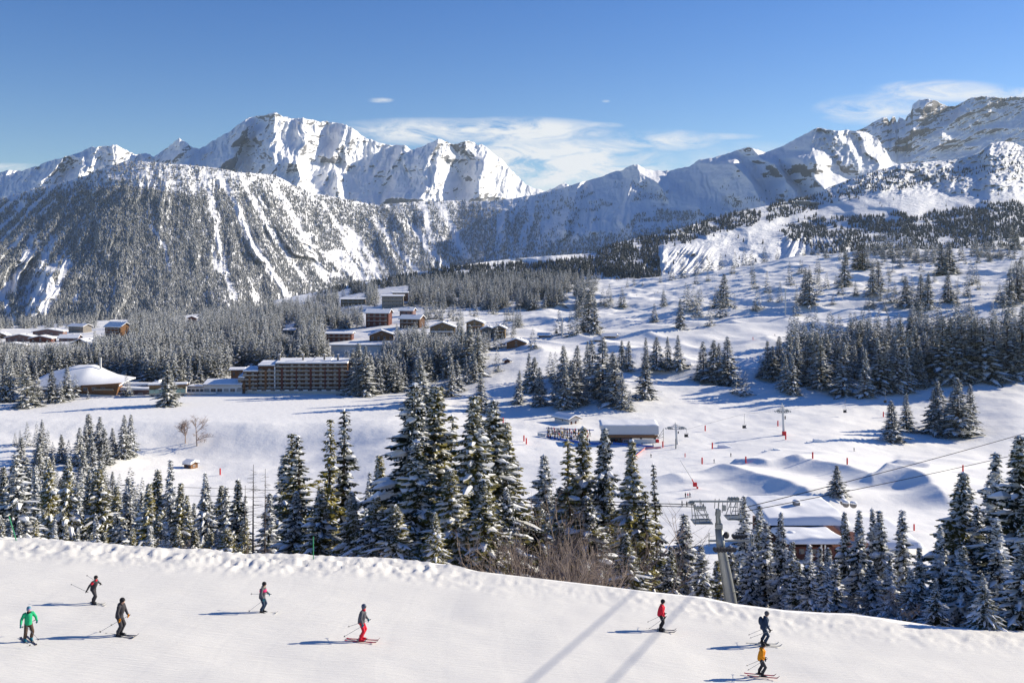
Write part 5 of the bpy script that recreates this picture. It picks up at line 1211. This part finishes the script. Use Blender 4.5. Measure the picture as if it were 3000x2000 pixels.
for k in range(128):
    px = 1603 + 130 * (k % 32) / 32 + RP.uniform(-2.5, 2.5); row = k // 32; py = 1262 + row * 7 + (px - 1600) * .07 + RP.uniform(-2.5, 2.5) + row * (px - 1600) * .02
    if px > 1700 and RP.random() < .35: continue
    ci = RP.choice([0, 0, 0, 1, 2, 2, 3, 4, 4, 5, 6, 7]); ql.append((ci, px, py, row))
ROWN = ['back', 'second', 'third', 'front']; cc = {}
for (ci, px, py, row) in sorted(ql, key=lambda t: t[1]):
    o = link('person', MN[ci], None, gpt(px, py)); o.rotation_euler.z = RP.uniform(-.8, .8); o.scale = (1.3,) * 3; k = cc.get((ci, row), 0); cc[(ci, row)] = k + 1
    tag(o, 'skier in %s, %s such in %s row of the lift queue' % (CJ[ci][1], ORD[min(k, 19)], ROWN[row]), 'person', 'skiers waiting in the lift queue')
for (px, py, ci, lb) in [(2141, 1338, 0, 'distant skier in black on the flat run right of the chairlift station'), (2092, 1357, 2, 'distant skier in navy on the lower run beside a red marker'), (2502, 1322, 2, 'distant skier in navy standing in the long tree shadows'), (1907, 1340, 0, 'distant skier in black below the chairlift station'), (2162, 1052, 0, 'tiny skier in black on the run above the wood, upper of two'), (2168, 1079, 0, 'tiny skier in black at the edge of the trees, lower of two'), (2270, 985, 2, 'tiny skier in navy high on the upper run'),
                         (2008, 1457, 0, 'far skier in black, left of three standing below the snow gun'), (2015, 1459, 1, 'far skier in red, middle of three standing below the snow gun'), (2021, 1457, 2, 'far skier in navy, right of three standing below the snow gun'), (1998, 1482, 4, 'far person in grey, left of the pair standing behind the tall pylon'), (2012, 1484, 0, 'far person in black, right of the pair standing behind the tall pylon'), (1881, 1307, 2, 'person in navy standing left under the station roof edge'), (1913, 1311, 0, 'person in black standing right under the station roof edge'), (1805, 1296, 1, 'person in red beside the barrier of the station'), (1662, 1302, 3, 'skier in orange leaving the queue barrier'), (1669, 1304, 7, 'skier in yellow leaving the queue barrier')]:
    o = link('person', MN[ci], None, gpt(px, py)); o.rotation_euler.z = RP.uniform(-1, 1); o.scale = (1.1,) * 3; tag(o, lb, 'person')

# ---------------------------------------------------------------- red run markers, snow gun
def marker_mesh(h): b = MB(); b.poly([(0, 0, -.3), (0, 0, .25), (0, 0, .26), (0, 0, h)], [.05, .05, .42, .40], 9, 0); return b.mesh('post', [M_RED])


mk = marker_mesh(3.4)
MKS = [(2066, 1264, 'in the blue shade right of the lift pylon'), (2087, 1316, 'on the flat run below the chairlift'), (2279, 1250, 'beside the white pylon with red pad'), (2185, 1358, 'on the lower edge of the flat run, left of long shadows'), (2381, 1345, 'at the tip of the long tree shadows'), (2482, 1362, 'above the single spruce on the right snowfield'), (2057, 1360, 'left on the lower edge of the flat run'), (2007, 1340, 'above the snow gun'), (1942, 1311, 'right of the chairlift station'), (2821, 1383, 'above the right hand snow bank'),
       (2206, 997, 'high on the upper run'), (1535, 1294, 'left of a pair beside the foreground spruces'), (1542, 1303, 'right of a pair beside the foreground spruces'), (1474, 1240, 'above the foreground spruces'), (645, 1393, 'below the bank right of the little hut'), (2678, 1556, 'between the right hand trees'), (2588, 1222, 'beside the frosted spruces on the right slope'), (2302, 1288, 'in front of the white pylon with red pad'), (1414, 1050, 'at the foot of the village near a hut')]
for (px, py, wh) in MKS:
    o = link('run_marker', mk, None, gpt(px, py)); s = (1.0 if py > 1200 else .8) * min(1, gd(px, py) / 480) * (.6 if px in (2007,) else 1); o.scale = (s * .9, s * .9, s); tag(o, 'red run marker post ' + wh, 'marker post', 'red marker posts along the runs')
p = gpt(2036, 1432); sg = empty('snow_gun', p, 0, 'snow gun lance with red padded base and long white pole', 'snow gun'); s = p.y / F
b = MB(); b.box((-.0, 0, 1.7), (11 * s, 1.2, 11 * s), 0); b.box((7 * s, 0, -.1 - .2), (4.5 * s, .8, 16 * s), 0); b.build('padding', M_RED, sg)
b = MB(); b.poly([(-1 * s, 0, 12 * s), (-9 * s, 0, 28 * s)], [.22, .22], 6); b.build('joint', M_RED, sg); b = MB(); b.poly([(-9 * s, 0, 28 * s), (-44 * s, 0, 84 * s)], [.16, .11], 6); b.build('lance', M_WHITE, sg)
p = gpt(1870, 1335); fence([gpt(1850, 1350), gpt(1892, 1316), gpt(1936, 1314)], .9, pmat('pale_red_net', (.75, .28, .25), .8), 'low red safety net beside the station exit', name='safety_net', step=6, cat='safety net')


# ---------------------------------------------------------------- lift pylons, chairs, ropes
def pylon_small(px, base, top, label, red=True, arm=30, d=None):
    d = d or gd(px, base); s = d / F; h = (base - top) * s; root = empty('lift_pylon', ((px - 1500) * s, d, (800 - base) * s), 0, label, 'pylon', 'pylons of the chairlift on the slope')
    b = MB(); b.poly([(0, 0, -1), (-4 * s, 0, h * .80)], [.75, .55], 10); b.poly([(-4 * s, 0, h * .8), (-6 * s, 0, h)], [.5, .2], 8); b.build('column', M_LSTEEL, root)
    for k, zz in enumerate((.80, .70)):
        b = MB(); b.box((-4 * s, 0, h * zz), (arm * s, .5, .45), 0); b.poly([(-4 * s - arm * .35 * s, 0, h * zz), (-5 * s, 0, h * .93)], .12, 4); b.poly([(-4 * s + arm * .35 * s, 0, h * zz), (-5 * s, 0, h * .93)], .12, 4); b.build('crossarm', M_LSTEEL, root)
    for sx in (-1, 1):
        b = MB(); b.box((-4 * s + sx * arm * .45 * s, 0, h * .76), (arm * .26 * s, 1.2, .7), 0)
        for q in range(4): b.poly([(-4 * s + sx * arm * .45 * s + (q - 1.5) * 1.1, -.7, h * .76 - .4), (-4 * s + sx * arm * .45 * s + (q - 1.5) * 1.1, .7, h * .76 - .4)], .35, 8)
        b.build('sheave_train', M_STEEL, root)
    b = MB(); b.box((3.4 * s, .0, h * .55), (.5, .5, h * .1), 0); b.build('cabinet', M_DARK, root)
    if red: b = MB(); b.box((0, -.2, 5 * s), (10 * s, 2.0, 14 * s), 0); b.build('padding', M_RED, root)
    return root, Vector(((px - 1500) * s - 4 * s, d, (800 - base) * s + h * .76))


r1, t1 = pylon_small(2297, 1275, 1180, 'white chairlift pylon with red padded foot on the right slope')
r2, t2 = pylon_small(1984, 1302, 1237, 'grey chairlift pylon with wide crossarms beside the base station', False, 44)
root = empty('lift_mast', gpt(1980, 1316), 0, 'short grey mast in front of the grey chairlift pylon', 'mast'); b = MB(); b.poly([(0, 0, -.5), (0, 0, 5.2)], .35, 8); b.build('mast', M_STEEL, root)
for (px, b0, t0, lb) in [(2301, 924, 846, 'tall slim pale pylon high on the right slope'), (1647, 987, 932, 'slim white pylon beside the dark trees above the village')]:
    d = gd(px, b0); s = d / F; h = (b0 - t0) * s; root = empty('lift_pylon', ((px - 1500) * s, d, (800 - b0) * s), 0, lb, 'pylon'); b = MB(); b.poly([(0, 0, -1), (0, 0, h)], [.9, .6], 8); b.build('column', M_LSTEEL, root); b = MB(); b.box((0, 0, h), (.8, 9, .8), 0); b.box((0, 0, h - 2), (5, .6, .4), 0); b.build('crossarm', M_LSTEEL, root)


def chair(px, py, d, label, hgt=9.0):
    root = empty('lift_chair', ray(px, py, d), .3, label, 'chair', 'empty chairs hanging on the chairlift'); b = MB(); b.poly([(0, 0, hgt), (0, 0, 3.2)], .09, 5); b.build('hanger', M_STEEL, root)
    b = MB(); b.poly([(-1.1, 0, 2.7), (-1.0, .3, 1.2), (-1.0, -.4, .9)], .09, 5); b.poly([(1.1, 0, 2.7), (1.0, .3, 1.2), (1.0, -.4, .9)], .09, 5); b.poly([(-1.1, 0, 2.8), (1.1, 0, 2.8)], .1, 5); b.build('frame', M_STEEL, root)
    b = MB(); b.box((0, .3, 1.6), (2.2, .25, 1.4), 0); b.build('backrest', M_DARK, root); b = MB(); b.box((0, -.1, .95), (2.2, 1.0, .25), 0); b.build('seat', M_DARK, root)
    return Vector(ray(px, py, d)) + Vector((0, 0, hgt))


ca = chair(2181, 1258, 560, 'empty dark chair hanging lowest, left of the white pylon'); cbb = chair(2476, 1212, 600, 'empty dark chair hanging right of the white pylon'); ccx = chair(2594, 1183, 640, 'small dark chair hanging behind the frosted spruces')
ch4 = chair(2011, 1284, 535, 'dark chair just leaving the grey pylon beside the station', 5.0)


M_ROPE = pmat('dark_greased_rope', (.008, .008, .009), 1.0, 0.0, .1, 3)


def rope(pts, rad, label, name='lift_rope', group='haul ropes of the lifts', sag=0.0):
    b = MB(); P = []
    for a, c in zip(pts[:-1], pts[1:]):
        for k in range(16): t = k / 16; q = Vector(a).lerp(Vector(c), t); q.z -= sag * 4 * t * (1 - t); P.append(q)
    P.append(Vector(pts[-1])); b.poly(P, rad, 5); return tag(b.build(name, M_ROPE), label, 'cable', group)


rope([t2, ch4, ca, t1, cbb, ccx, Vector(ray(3100, 1040, 760))], .035, 'thin haul rope of the chairlift carrying the small chairs up the slope')
# foreground pylon
d = 84.0; s = d / F
pl = empty('lift_pylon', ray(2143, 1772, d), 0, 'tall grey steel lift pylon with lattice head and dark sheaves standing below the run', 'pylon')
q = lambda px, py, dy=0: Vector(((px - 2143) * s, dy, (1772 - py) * s))
b = MB(); b.poly([q(2152, 1880), q(2143, 1772), q(2127, 1680), q(2112, 1600), q(2106, 1548)], [.58, .53, .46, .38, .33], 24); b.build('column', M_STEEL, pl, True)
for (x, y) in ((2136, 1730), (2120, 1640)): b = MB(); b.poly([q(x, y + 2), q(x, y - 2)], .53 if y > 1700 else .45, 24); b.build('flange', M_STEEL, pl)
b = MB(); b.box(q(2106, 1540), (.55, .55, .4), 0); b.poly([q(2105, 1535), q(2102, 1490)], [.24, .17], 10); b.box(q(2103, 1505), (.4, .4, .3), 0); b.build('head_mast', M_STEEL, pl)
b = MB(); b.box(q(2095, 1468), (150 * s, .2, .12), 0); b.poly([q(2025, 1470), q(2025, 1474)], .3, 6); b.build('top_beam', M_STEEL, pl)
LAT = [((2032, 1470), (2045, 1525)), ((2030, 1472), (2033, 1532)), ((2045, 1525), (2080, 1525)), ((2055, 1468), (2078, 1528)), ((2100, 1466), (2098, 1495)), ((2112, 1466), (2110, 1495)), ((2136, 1466), (2135, 1498)), ((2150, 1466), (2132, 1512)), ((2163, 1462), (2160, 1512)), ((2166, 1462), (2168, 1512)), ((2033, 1515), (2080, 1515)), ((2130, 1513), (2172, 1513)), ((2078, 1528), (2075, 1515)), ((2055, 1470), (2056, 1485)), ((2048, 1500), (2072, 1500)), ((2040, 1490), (2066, 1520)), ((2140, 1490), (2165, 1490))]
for sx in (0, 1):
    for dy in (-.7, .7):
        L_ = MB()
        for (a, c) in LAT:
            if (a[0] > 2090) == bool(sx): L_.poly([q(*a, dy), q(*c, dy)], .035, 5)
        L_.build('lattice', M_STEEL, pl)
b = MB(); b.box(q(2056, 1527), (56 * s, 1.7, .06), 0); b.build('platform', M_STEEL, pl); b = MB(); b.box(q(2150, 1515), (48 * s, 1.7, .06), 0); b.build('platform', M_STEEL, pl)
for (x, y) in ((2103, 1497), (2118, 1484)): b = MB(); b.box(q(x, y, -.4), (.3, .25, .45), 0); b.build('cabinet', M_STEEL, pl)
b = MB(); b.box(q(2138, 1585, .2), (122 * s, .3, .1), 0)
for x in (2078, 2202): b.poly([q(x, 1560, .1), q(x, 1600, .1)], .035, 4)
b.build('lower_crossarm', M_STEEL, pl)
for (x0, x1, y, yy) in ((2084, 2150, 1600, -.9), (2152, 2196, 1578, .9)):
    b = MB(); b.box(q((x0 + x1) / 2, y, yy), ((x1 - x0) * s, .28, .26), 0)
    n = int((x1 - x0) / 9)
    for k in range(n): c = q(x0 + 5 + k * 9, y - 1, yy); b.poly([c + Vector((0, -.28, -.05)), c + Vector((0, .28, -.05))], .17, 10)
    b.build('sheave_train', M_DARK, pl)
for (x0, x1, y, yy) in ((2028, 2062, 1474, -.9), (2140, 2172, 1462, .9)):
    b = MB(); b.box(q((x0 + x1) / 2, y + 5, yy), ((x1 - x0) * s, .2, .2), 0)
    for k in range(4): c = q(x0 + 4 + k * 8, y + 5, yy); b.poly([c + Vector((0, -.16, 0)), c + Vector((0, .16, 0))], .14, 8)
    b.build('sheave_train', M_STEEL, pl)
b = MB(); b.ell(q(2128, 1567, 0), (.26, .25, .3), 0, 10, 7); b.build('rope_guide', M_DARK, pl)
T1 = Vector(ray(2165, 1490, 83)); T2 = Vector(ray(2168, 1500, 85))
rope([T1, Vector(ray(3250, 1194, 140))], .035, 'upper of the two dark ropes climbing right from the tall pylon', sag=.35)
rope([T2, Vector(ray(3250, 1264, 140))], .035, 'lower of the two dark ropes climbing right from the tall pylon', sag=.35)
rope([Vector(ray(2035, 1478, 83)), Vector(ray(-300, 1398, 420))], .035, 'upper thin rope running left from the tall pylon behind the spruces')
rope([Vector(ray(2035, 1484, 85)), Vector(ray(-300, 1432, 420))], .035, 'lower thin rope running left from the tall pylon behind the spruces')


def on_piste(px, py):
    u = (px - 1500) / F; y = -PK / ((800 - py) / F + .1 + PB * u); return Vector((u * y, y, -PK - .1 * y - PB * u * y))


for (a, c, lb) in [((1846, 1742), (1548, 2000), 'overhead gondola rope whose thin shadow crosses the run, left one'), ((2020, 1752), (1787, 2000), 'overhead gondola rope whose thin shadow crosses the run, right one')]:
    A = on_piste(*a); B = on_piste(*c); D = (A - B).normalized(); o = sdir * 44
    rope([B - D * 60 + o, A + D * 18 + o], .05, lb, 'gondola_rope', 'overhead gondola ropes')
for (px, base, top, lb) in [(50, 1590, 1520, 'leaning green pole at the left lip of the run'), (918, 1632, 1566, 'green pole standing at the lip of the run left of middle')]:
    d = float(np.interp(px, PXG, d_edge)) - 1.0; p = Vector(((px - 1500) / F * d, d, gz(px, d))); h = (base - top) / F * d
    root = empty('green_pole', p, 0, lb, 'pole', 'green poles at the lip of the run'); b = MB(); b.poly([(0, 0, -.2), (-.55 if px < 100 else 0, 0, h)], .035, 6); b.build('pole', M_GREEN, root)

# kicker blocks and small dents on the flat run
for i, (px, py, w_, lb) in enumerate([(2392, 1295, 20, 'snow ramp with blue shaded face, largest on the flat run'), (2272, 1319, 11, 'small square snow ramp left of the largest ramp'), (2368, 1298, 8, 'tiny snow mound beside the largest ramp'), (2244, 1322, 7, 'smallest snow mound on the flat run'), (2114, 1312, 22, 'long low snow ramp right of the chairlift station')]):
    p = gpt(px, py); s = p.y / F; a = w_ * s; b = MB(); b.add([(-a * .5, -1.2, -.3), (a * .5, -1.2, -.3), (a * .5, 1.5, -.3), (-a * .5, 1.5, -.3), (-a * .42, -1.0, a * .42), (a * .40, -1.0, a * .42), (a * 1.8, 1.3, -.2), (a * 1.8, -1.2, -.2), (a * .4, 1.3, a * .42), (-a * .42, 1.3, a * .42)], [(0, 1, 5, 4), (0, 4, 9, 3), (4, 5, 8, 9), (5, 7, 6, 8), (1, 7, 5), (2, 8, 6), (3, 9, 8, 2)], 0)
    o = b.build('snow_ramp', M_SNOW, None); o.location = p; tag(o, lb, 'snow ramp', 'snow ramps on the flat run')
# ---------------------------------------------------------------- the eight skiers on the near run
def rem(o, vox=.016):
    m = o.modifiers.new('blend', 'REMESH'); m.mode = 'VOXEL'; m.voxel_size = vox; m.use_smooth_shade = True
    s = o.modifiers.new('soften', 'SMOOTH'); s.factor = .5; s.iterations = 3
    return o


def glove_mesh(mat):
    b = MB(); b.ell((0, 0, 0), (.05, .035, .055), 0, 8, 6)
    for k in range(4):
        y = -.03 + k * .02; L = [.9, 1.05, 1.0, .8][k]
        b.poly([(.01, y, -.02), (.055 * L, y, -.03), (.07 * L, y, -.06), (.04, y, -.085 * L)], [.013, .013, .012, .009], 6)
    b.poly([(.01, -.035, .01), (.045, -.05, -.01), (.065, -.03, -.035)], [.015, .013, .01], 6); b.poly([(-.06, 0, .03), (-.02, 0, .01)], [.045, .045], 8)
    return b.mesh('glove', [mat])


def skier(px, py, H, rz, label, jacket, trousers, helmet, glove, ski, arms, lean=.0, poles=True, extra=None, gog=None, stance=0.0, face=0.0, boots=None, plabel=''):
    g = on_piste(px, py); g.z += .02; k = H / 1.75
    root = empty('person', g, rz, label, 'person', 'skiers crossing the near run'); root.scale = (k, k, k)
    tilt = Matrix.Rotation(lean, 3, 'Y')

    def P(x, y, z): return Vector((x, y, z))
    # joints: forward is +x, left is +y
    ank = [P(-.02 + s * stance, s * .14, .16) for s in (-1, 1)]; kn = [P(.14 + s * stance, s * .15, .52) for s in (-1, 1)]; hip = P(-.02, 0, .93)
    ch_ = P(.03 + lean * .3, 0, 1.22); nk = P(.06 + lean * .5, 0, 1.46); hd = P(.10 + lean * .6, 0, 1.615)
    sh = [nk + P(-.03, s * .19, -.06) for s in (-1, 1)]
    el = []; wr = []
    for i, s in enumerate((-1, 1)):
        e, w_ = arms[i]; el.append(sh[i] + P(e[0], s * e[1], e[2])); wr.append(el[i] + P(w_[0], s * w_[1], w_[2]))
    B = MB(); B.poly([hip, ch_, nk - P(0, 0, .08), nk], [.13, .14, .12, .055], 10); B.poly([nk - P(0, 0, .02), hd], [.055, .06], 8); B.ell(hd, (.098, .078, .122), 0, 12, 9); B.ell(hd + P(.098, 0, -.005), (.02, .014, .022), 0, 6, 5); B.ell(hd + P(.082, 0, -.055), (.022, .03, .012), 0, 6, 4)
    for s in (-1, 1): B.ell(hd + P(0, s * .08, -.005), (.018, .012, .03), 0, 6, 5); B.ell(hd + P(.083, s * .03, .02), (.014, .014, .01), 0, 6, 4)
    for i in range(2):
        B.poly([hip + P(0, (-1, 1)[i] * .09, 0), kn[i], ank[i]], [.085, .058, .04], 8); B.poly([sh[i], el[i], wr[i]], [.048, .038, .028], 8)
        hnd = wr[i] + (wr[i] - el[i]).normalized() * .05; B.ell(hnd, (.035, .025, .04), 0, 7, 5)
    rem(B.build('body', M_SKIN, root), .014)
    J = MB(); J.poly([hip + P(0, 0, -.08), hip + P(0, 0, .08), ch_, nk - P(0, 0, .10), nk - P(-.005, 0, .01)], [.185, .175, .185, .165, .085], 12); J.poly([nk - P(.01, 0, .05), nk + P(0, 0, .03)], [.095, .082], 10)
    for i in range(2):
        J.poly([sh[i] + P(0, -(-1, 1)[i] * .08, 0), sh[i], el[i], wr[i]], [.10, .088, .068, .052], 10)
    rem(J.build('jacket', jacket, root))
    T = MB(); T.poly([hip + P(0, 0, .04), hip + P(0, 0, -.10)], [.155, .165], 12)
    for i in range(2): T.poly([hip + P(0, (-1, 1)[i] * .08, -.02), kn[i], ank[i] + P(0, 0, .06)], [.112, .088, .085], 10)
    rem(T.build('trousers', trousers, root))
    Hm = MB(); Hm.ell(hd + P(-.012, 0, .045), (.128, .112, .118), 0, 14, 9); Hm.ell(hd + P(-.04, 0, -.02), (.09, .105, .08), 0, 10, 7); rem(Hm.build('helmet', helmet, root), .014)
    G = MB(); G.ell(hd + P(.088, 0, .03), (.035, .075, .034), 0, 10, 6); G.build('goggles', gog or M_DARK, root, True)
    gm = glove_mesh(glove); poles_at = []
    for i, s in enumerate((-1, 1)):
        hnd = wr[i] + (wr[i] - el[i]).normalized() * .06; o = link('glove', gm, root, hnd); o.rotation_euler.y = -math.atan2((wr[i] - el[i]).z, max(.05, (wr[i] - el[i]).x)) ; poles_at.append(hnd)
        Bt = MB(); a = ank[i]; Bt.poly([a + P(.01, 0, .16), a + P(.0, 0, -.02), a + P(-.01, 0, -.10)], [.075, .072, .06], 9); Bt.poly([a + P(-.09, 0, -.08), a + P(.19, 0, -.09)], [.062, .05], 8); rem(Bt.build('boot', boots or M_BLACK, root), .016)
        Sk = MB(); x0 = a.x; y0 = a.y; n = 14; V = []
        for j in range(n + 1):
            t = j / n; x = x0 - .78 + 1.66 * t; wd = .045 + .012 * abs(2 * t - 1) ** 2 if t < .93 else .045 * (1 - (t - .93) / .07 * .7); z = .008 + (max(0, t - .9) / .1) ** 2 * .12 + (max(0, .04 - t) / .04) * .02
            V += [(x, y0 - wd, z), (x, y0 + wd, z), (x, y0 + wd, z + .016), (x, y0 - wd, z + .016)]
        fs = [(4 * j + c, 4 * j + (c + 1) % 4, 4 * j + 4 + (c + 1) % 4, 4 * j + 4 + c) for j in range(n) for c in range(4)] + [(0, 3, 2, 1), (4 * n, 4 * n + 1, 4 * n + 2, 4 * n + 3)]
        Sk.add(V, fs, 0); so = Sk.build('ski', ski, root)
        [MB().box((x0 + dx, y0, .05), (.11, .07, .06), 0).build('binding', M_STEEL, so) for dx in (.2, -.13)]
    if extra: extra(root, dict(hd=hd, nk=nk, ch=ch_, hip=hip, sh=sh, el=el, wr=wr, P=P))
    if poles:
        for i, s in enumerate((-1, 1)):
            e, w_ = arms[i]; dirv = arms[2 + i] if len(arms) > 2 else (-.85, .1, -.5)
            v = Vector((dirv[0], s * dirv[1], dirv[2])).normalized(); L = 1.12; h = poles_at[i]
            M = Matrix.Translation(g) @ Matrix.Rotation(rz, 4, 'Z') @ Matrix.Scale(k, 4)
            pr = empty('ski_pole', M @ h, rz, '%s ski pole held by the %s' % ('near side' if i == 0 else 'far side', plabel), 'ski pole', 'ski poles held by the near skiers'); pr.scale = (k, k, k)
            b = MB(); b.poly([-v * .03, v * L], [.011, .008], 6); b.build('shaft', M_STEEL, pr)
            b = MB(); b.poly([-v * .13, v * .03], [.018, .017], 7); b.build('grip', M_DARK, pr); b = MB(); c = v * (L - .07); b.poly([c, c + v * .02], [.05, .01], 9); b.build('basket', M_DARK, pr)
    return root


def down(b=.05): return ((b, .09, -.27), (.10, .02, -.23))


def pack(mat):
    def f(root, J): b = MB(); c = J['ch'] + J['P'](-.22, 0, .03); b.ell(c, (.13, .16, .24), 0, 12, 8); rem(b.build('backpack', mat, root), .02)
    return f


def fur(root, J): b = MB(); b.ell(J['nk'] + J['P'](-.02, 0, .03), (.12, .13, .06), 0, 12, 6); b.build('fur_hood', M_BEIGE, root, True); b = MB(); b.poly([J['ch'] + J['P'](0, 0, .0), J['ch'] + J['P'](0, 0, .14)], [.205, .195], 14); b.build('chest_band', M_PINK, root, True)


def dark1(root, J):
    for s in (-1, 1): b = MB(); b.poly([J['sh'][0 if s < 0 else 1], J['sh'][0 if s < 0 else 1].lerp(J['el'][0 if s < 0 else 1], .5)], [.094, .084], 10); b.build('sleeve_band', M_REDC if s < 0 else M_TEAL, root)
    b = MB(); b.ell(J['nk'] + J['P'](.04, 0, .0), (.09, .10, .07), 0, 10, 6); b.build('scarf', M_REDC, root, True)


def wholehood(mat):
    def f(root, J): b = MB(); b.ell(J['nk'] + J['P'](-.07, 0, -.02), (.12, .14, .10), 0, 10, 7); b.build('hood', mat, root, True)
    return f


def neck(mat):
    def f(root, J): b = MB(); b.ell(J['nk'] + J['P'](.03, 0, .02), (.10, .10, .075), 0, 10, 6); b.build('neck_warmer', mat, root, True)
    return f


back = (-.85, .10, -.50)
M_SKIB = pmat('dark_ski', (.03, .025, .05), .4, .4, .2, 4); M_SKIR = pmat('dark_red_ski', (.32, .015, .03), .4, .4, .2, 4); M_SKIW = pmat('pale_ski', (.50, .48, .42), .4, .4, .15, 4); M_PINKG = pmat('violet_goggle_lens', (.45, .22, .55), .25, .6, .1, 4); M_HBLUE = pmat('blue_helmet', (.08, .22, .32), .4, .4, .3, 6); M_HELN = pmat('navy_grey_helmet', (.07, .09, .15), .4, .4, .3, 6)
M_CHAR = pmat('charcoal_cloth', (.045, .043, .05), .85, .2, .25, 6)
skier(274, 1770, 1.56, -.20, 'skier in dark suit with red and blue sleeve bands, arms spread, uppermost at left', M_CHAR, M_CHAR, M_BLACK, M_BLACK, M_SKIW, (((-.14, .16, -.20), (-.10, .08, -.24)), ((-.10, .22, -.12), (.08, .12, -.16)), (-.93, .05, .36), (-.93, .05, .42)), .12, extra=dark1, stance=-.12, plabel='uppermost left skier in dark suit')
skier(83, 1880, 1.66, -.22, 'skier in emerald green jacket and brown trousers with blue helmet, leftmost', M_GREENC, M_BROWNC, M_HBLUE, M_TEAL, M_SKIB, (((.02, .14, -.25), (.14, .06, -.18)), ((-.03, .16, -.24), (.0, .04, -.20)), (.80, .25, -.42), (-.9, .3, -.5)), -.02, extra=neck(M_BLACK), gog=M_PINKG, stance=.03, boots=M_TEAL, plabel='skier in emerald green jacket').rotation_euler.z = -.85
skier(351, 1864, 1.88, -.16, 'tall skier all in charcoal with orange glove seen in profile', M_CHAR, M_CHAR, M_BLACK, M_ORANGE, M_SKIB, (down(.0), down(.06), back, (-.8, .1, -.45)), .06, extra=wholehood(M_CHAR), plabel='tall charcoal skier with orange glove')
skier(769, 1797, 1.74, -.14, 'skier with pink chest band, fur collar and navy trousers', M_GREYC, M_NAVY, M_BLACK, M_TEAL, M_SKIW, (((.0, .10, -.27), (.12, .0, -.22)), ((.03, .10, -.25), (.16, .0, -.12)), (-.80, .02, -.62), (-.96, .02, -.04)), .02, extra=fur, plabel='skier with pink chest band')
skier(1060, 1877, 1.88, -.14, 'skier in grey jacket and bright red trousers with blue grey helmet', M_GREYC, M_REDC, M_HELN, M_TEAL, M_SKIR, (((.0, .10, -.27), (.08, .0, -.24)), ((.03, .10, -.25), (.14, .0, -.20)), (-.86, .02, -.52), (-.92, .02, -.34)), .02, extra=neck(M_REDC), boots=M_REDC, plabel='skier in bright red trousers')
skier(1936, 1848, 1.84, -.14, 'skier in bright red jacket and black trousers on the right half of the run', M_REDC, M_BLACK, M_BLACK, M_BLACK, M_SKIB, (((.02, .08, -.27), (.12, .0, -.23)), down(.04), (-.80, .02, -.60), (-.86, .1, -.48)), .04, plabel='skier in bright red jacket')
skier(2238, 1889, 1.92, -.08, 'skier in navy jacket with dark backpack and dark trousers at right', M_NAVY, M_NAVY, M_GREYC, M_BLACK, M_SKIW, (((.04, .08, -.27), (.12, .0, -.23)), down(.04), (-.92, .02, -.36), (-.88, .1, -.45)), .10, extra=pack(M_NAVY), stance=-.06, plabel='skier in navy with backpack')
skier(2230, 1980, 1.68, -.22, 'skier in orange jacket and dark trousers, nearest at right', M_ORANGE, M_CHAR, M_BLACK, M_BLACK, M_SKIR, (((.0, .06, -.26), (.12, .0, -.12)), down(.02), (-.80, .02, -.55), (-.86, .1, -.48)), .04, extra=wholehood(M_ORANGE), stance=-.08, plabel='skier in orange jacket')

# ---------------------------------------------------------------- the air over the valley
b = MB(); b.box((0, 5500, 374), (26000, 13600, 2550), 0)
hz_ = b.build('haze', [], None)
mh = bpy.data.materials.new('haze'); mh.use_nodes = True; nt = mh.node_tree; nt.nodes.clear(); oo = nt.nodes.new('ShaderNodeOutputMaterial'); pv = nt.nodes.new('ShaderNodeVolumePrincipled')
pv.inputs['Color'].default_value = (.62, .80, 1.0, 1); pv.inputs['Density'].default_value = HAZE; pv.inputs['Anisotropy'].default_value = .2
nt.links.new(pv.outputs[0], oo.inputs['Volume']); hz_.data.materials.append(mh); hz_['kind'] = 'stuff'; hz_['label'] = 'thin blue haze over the valley'
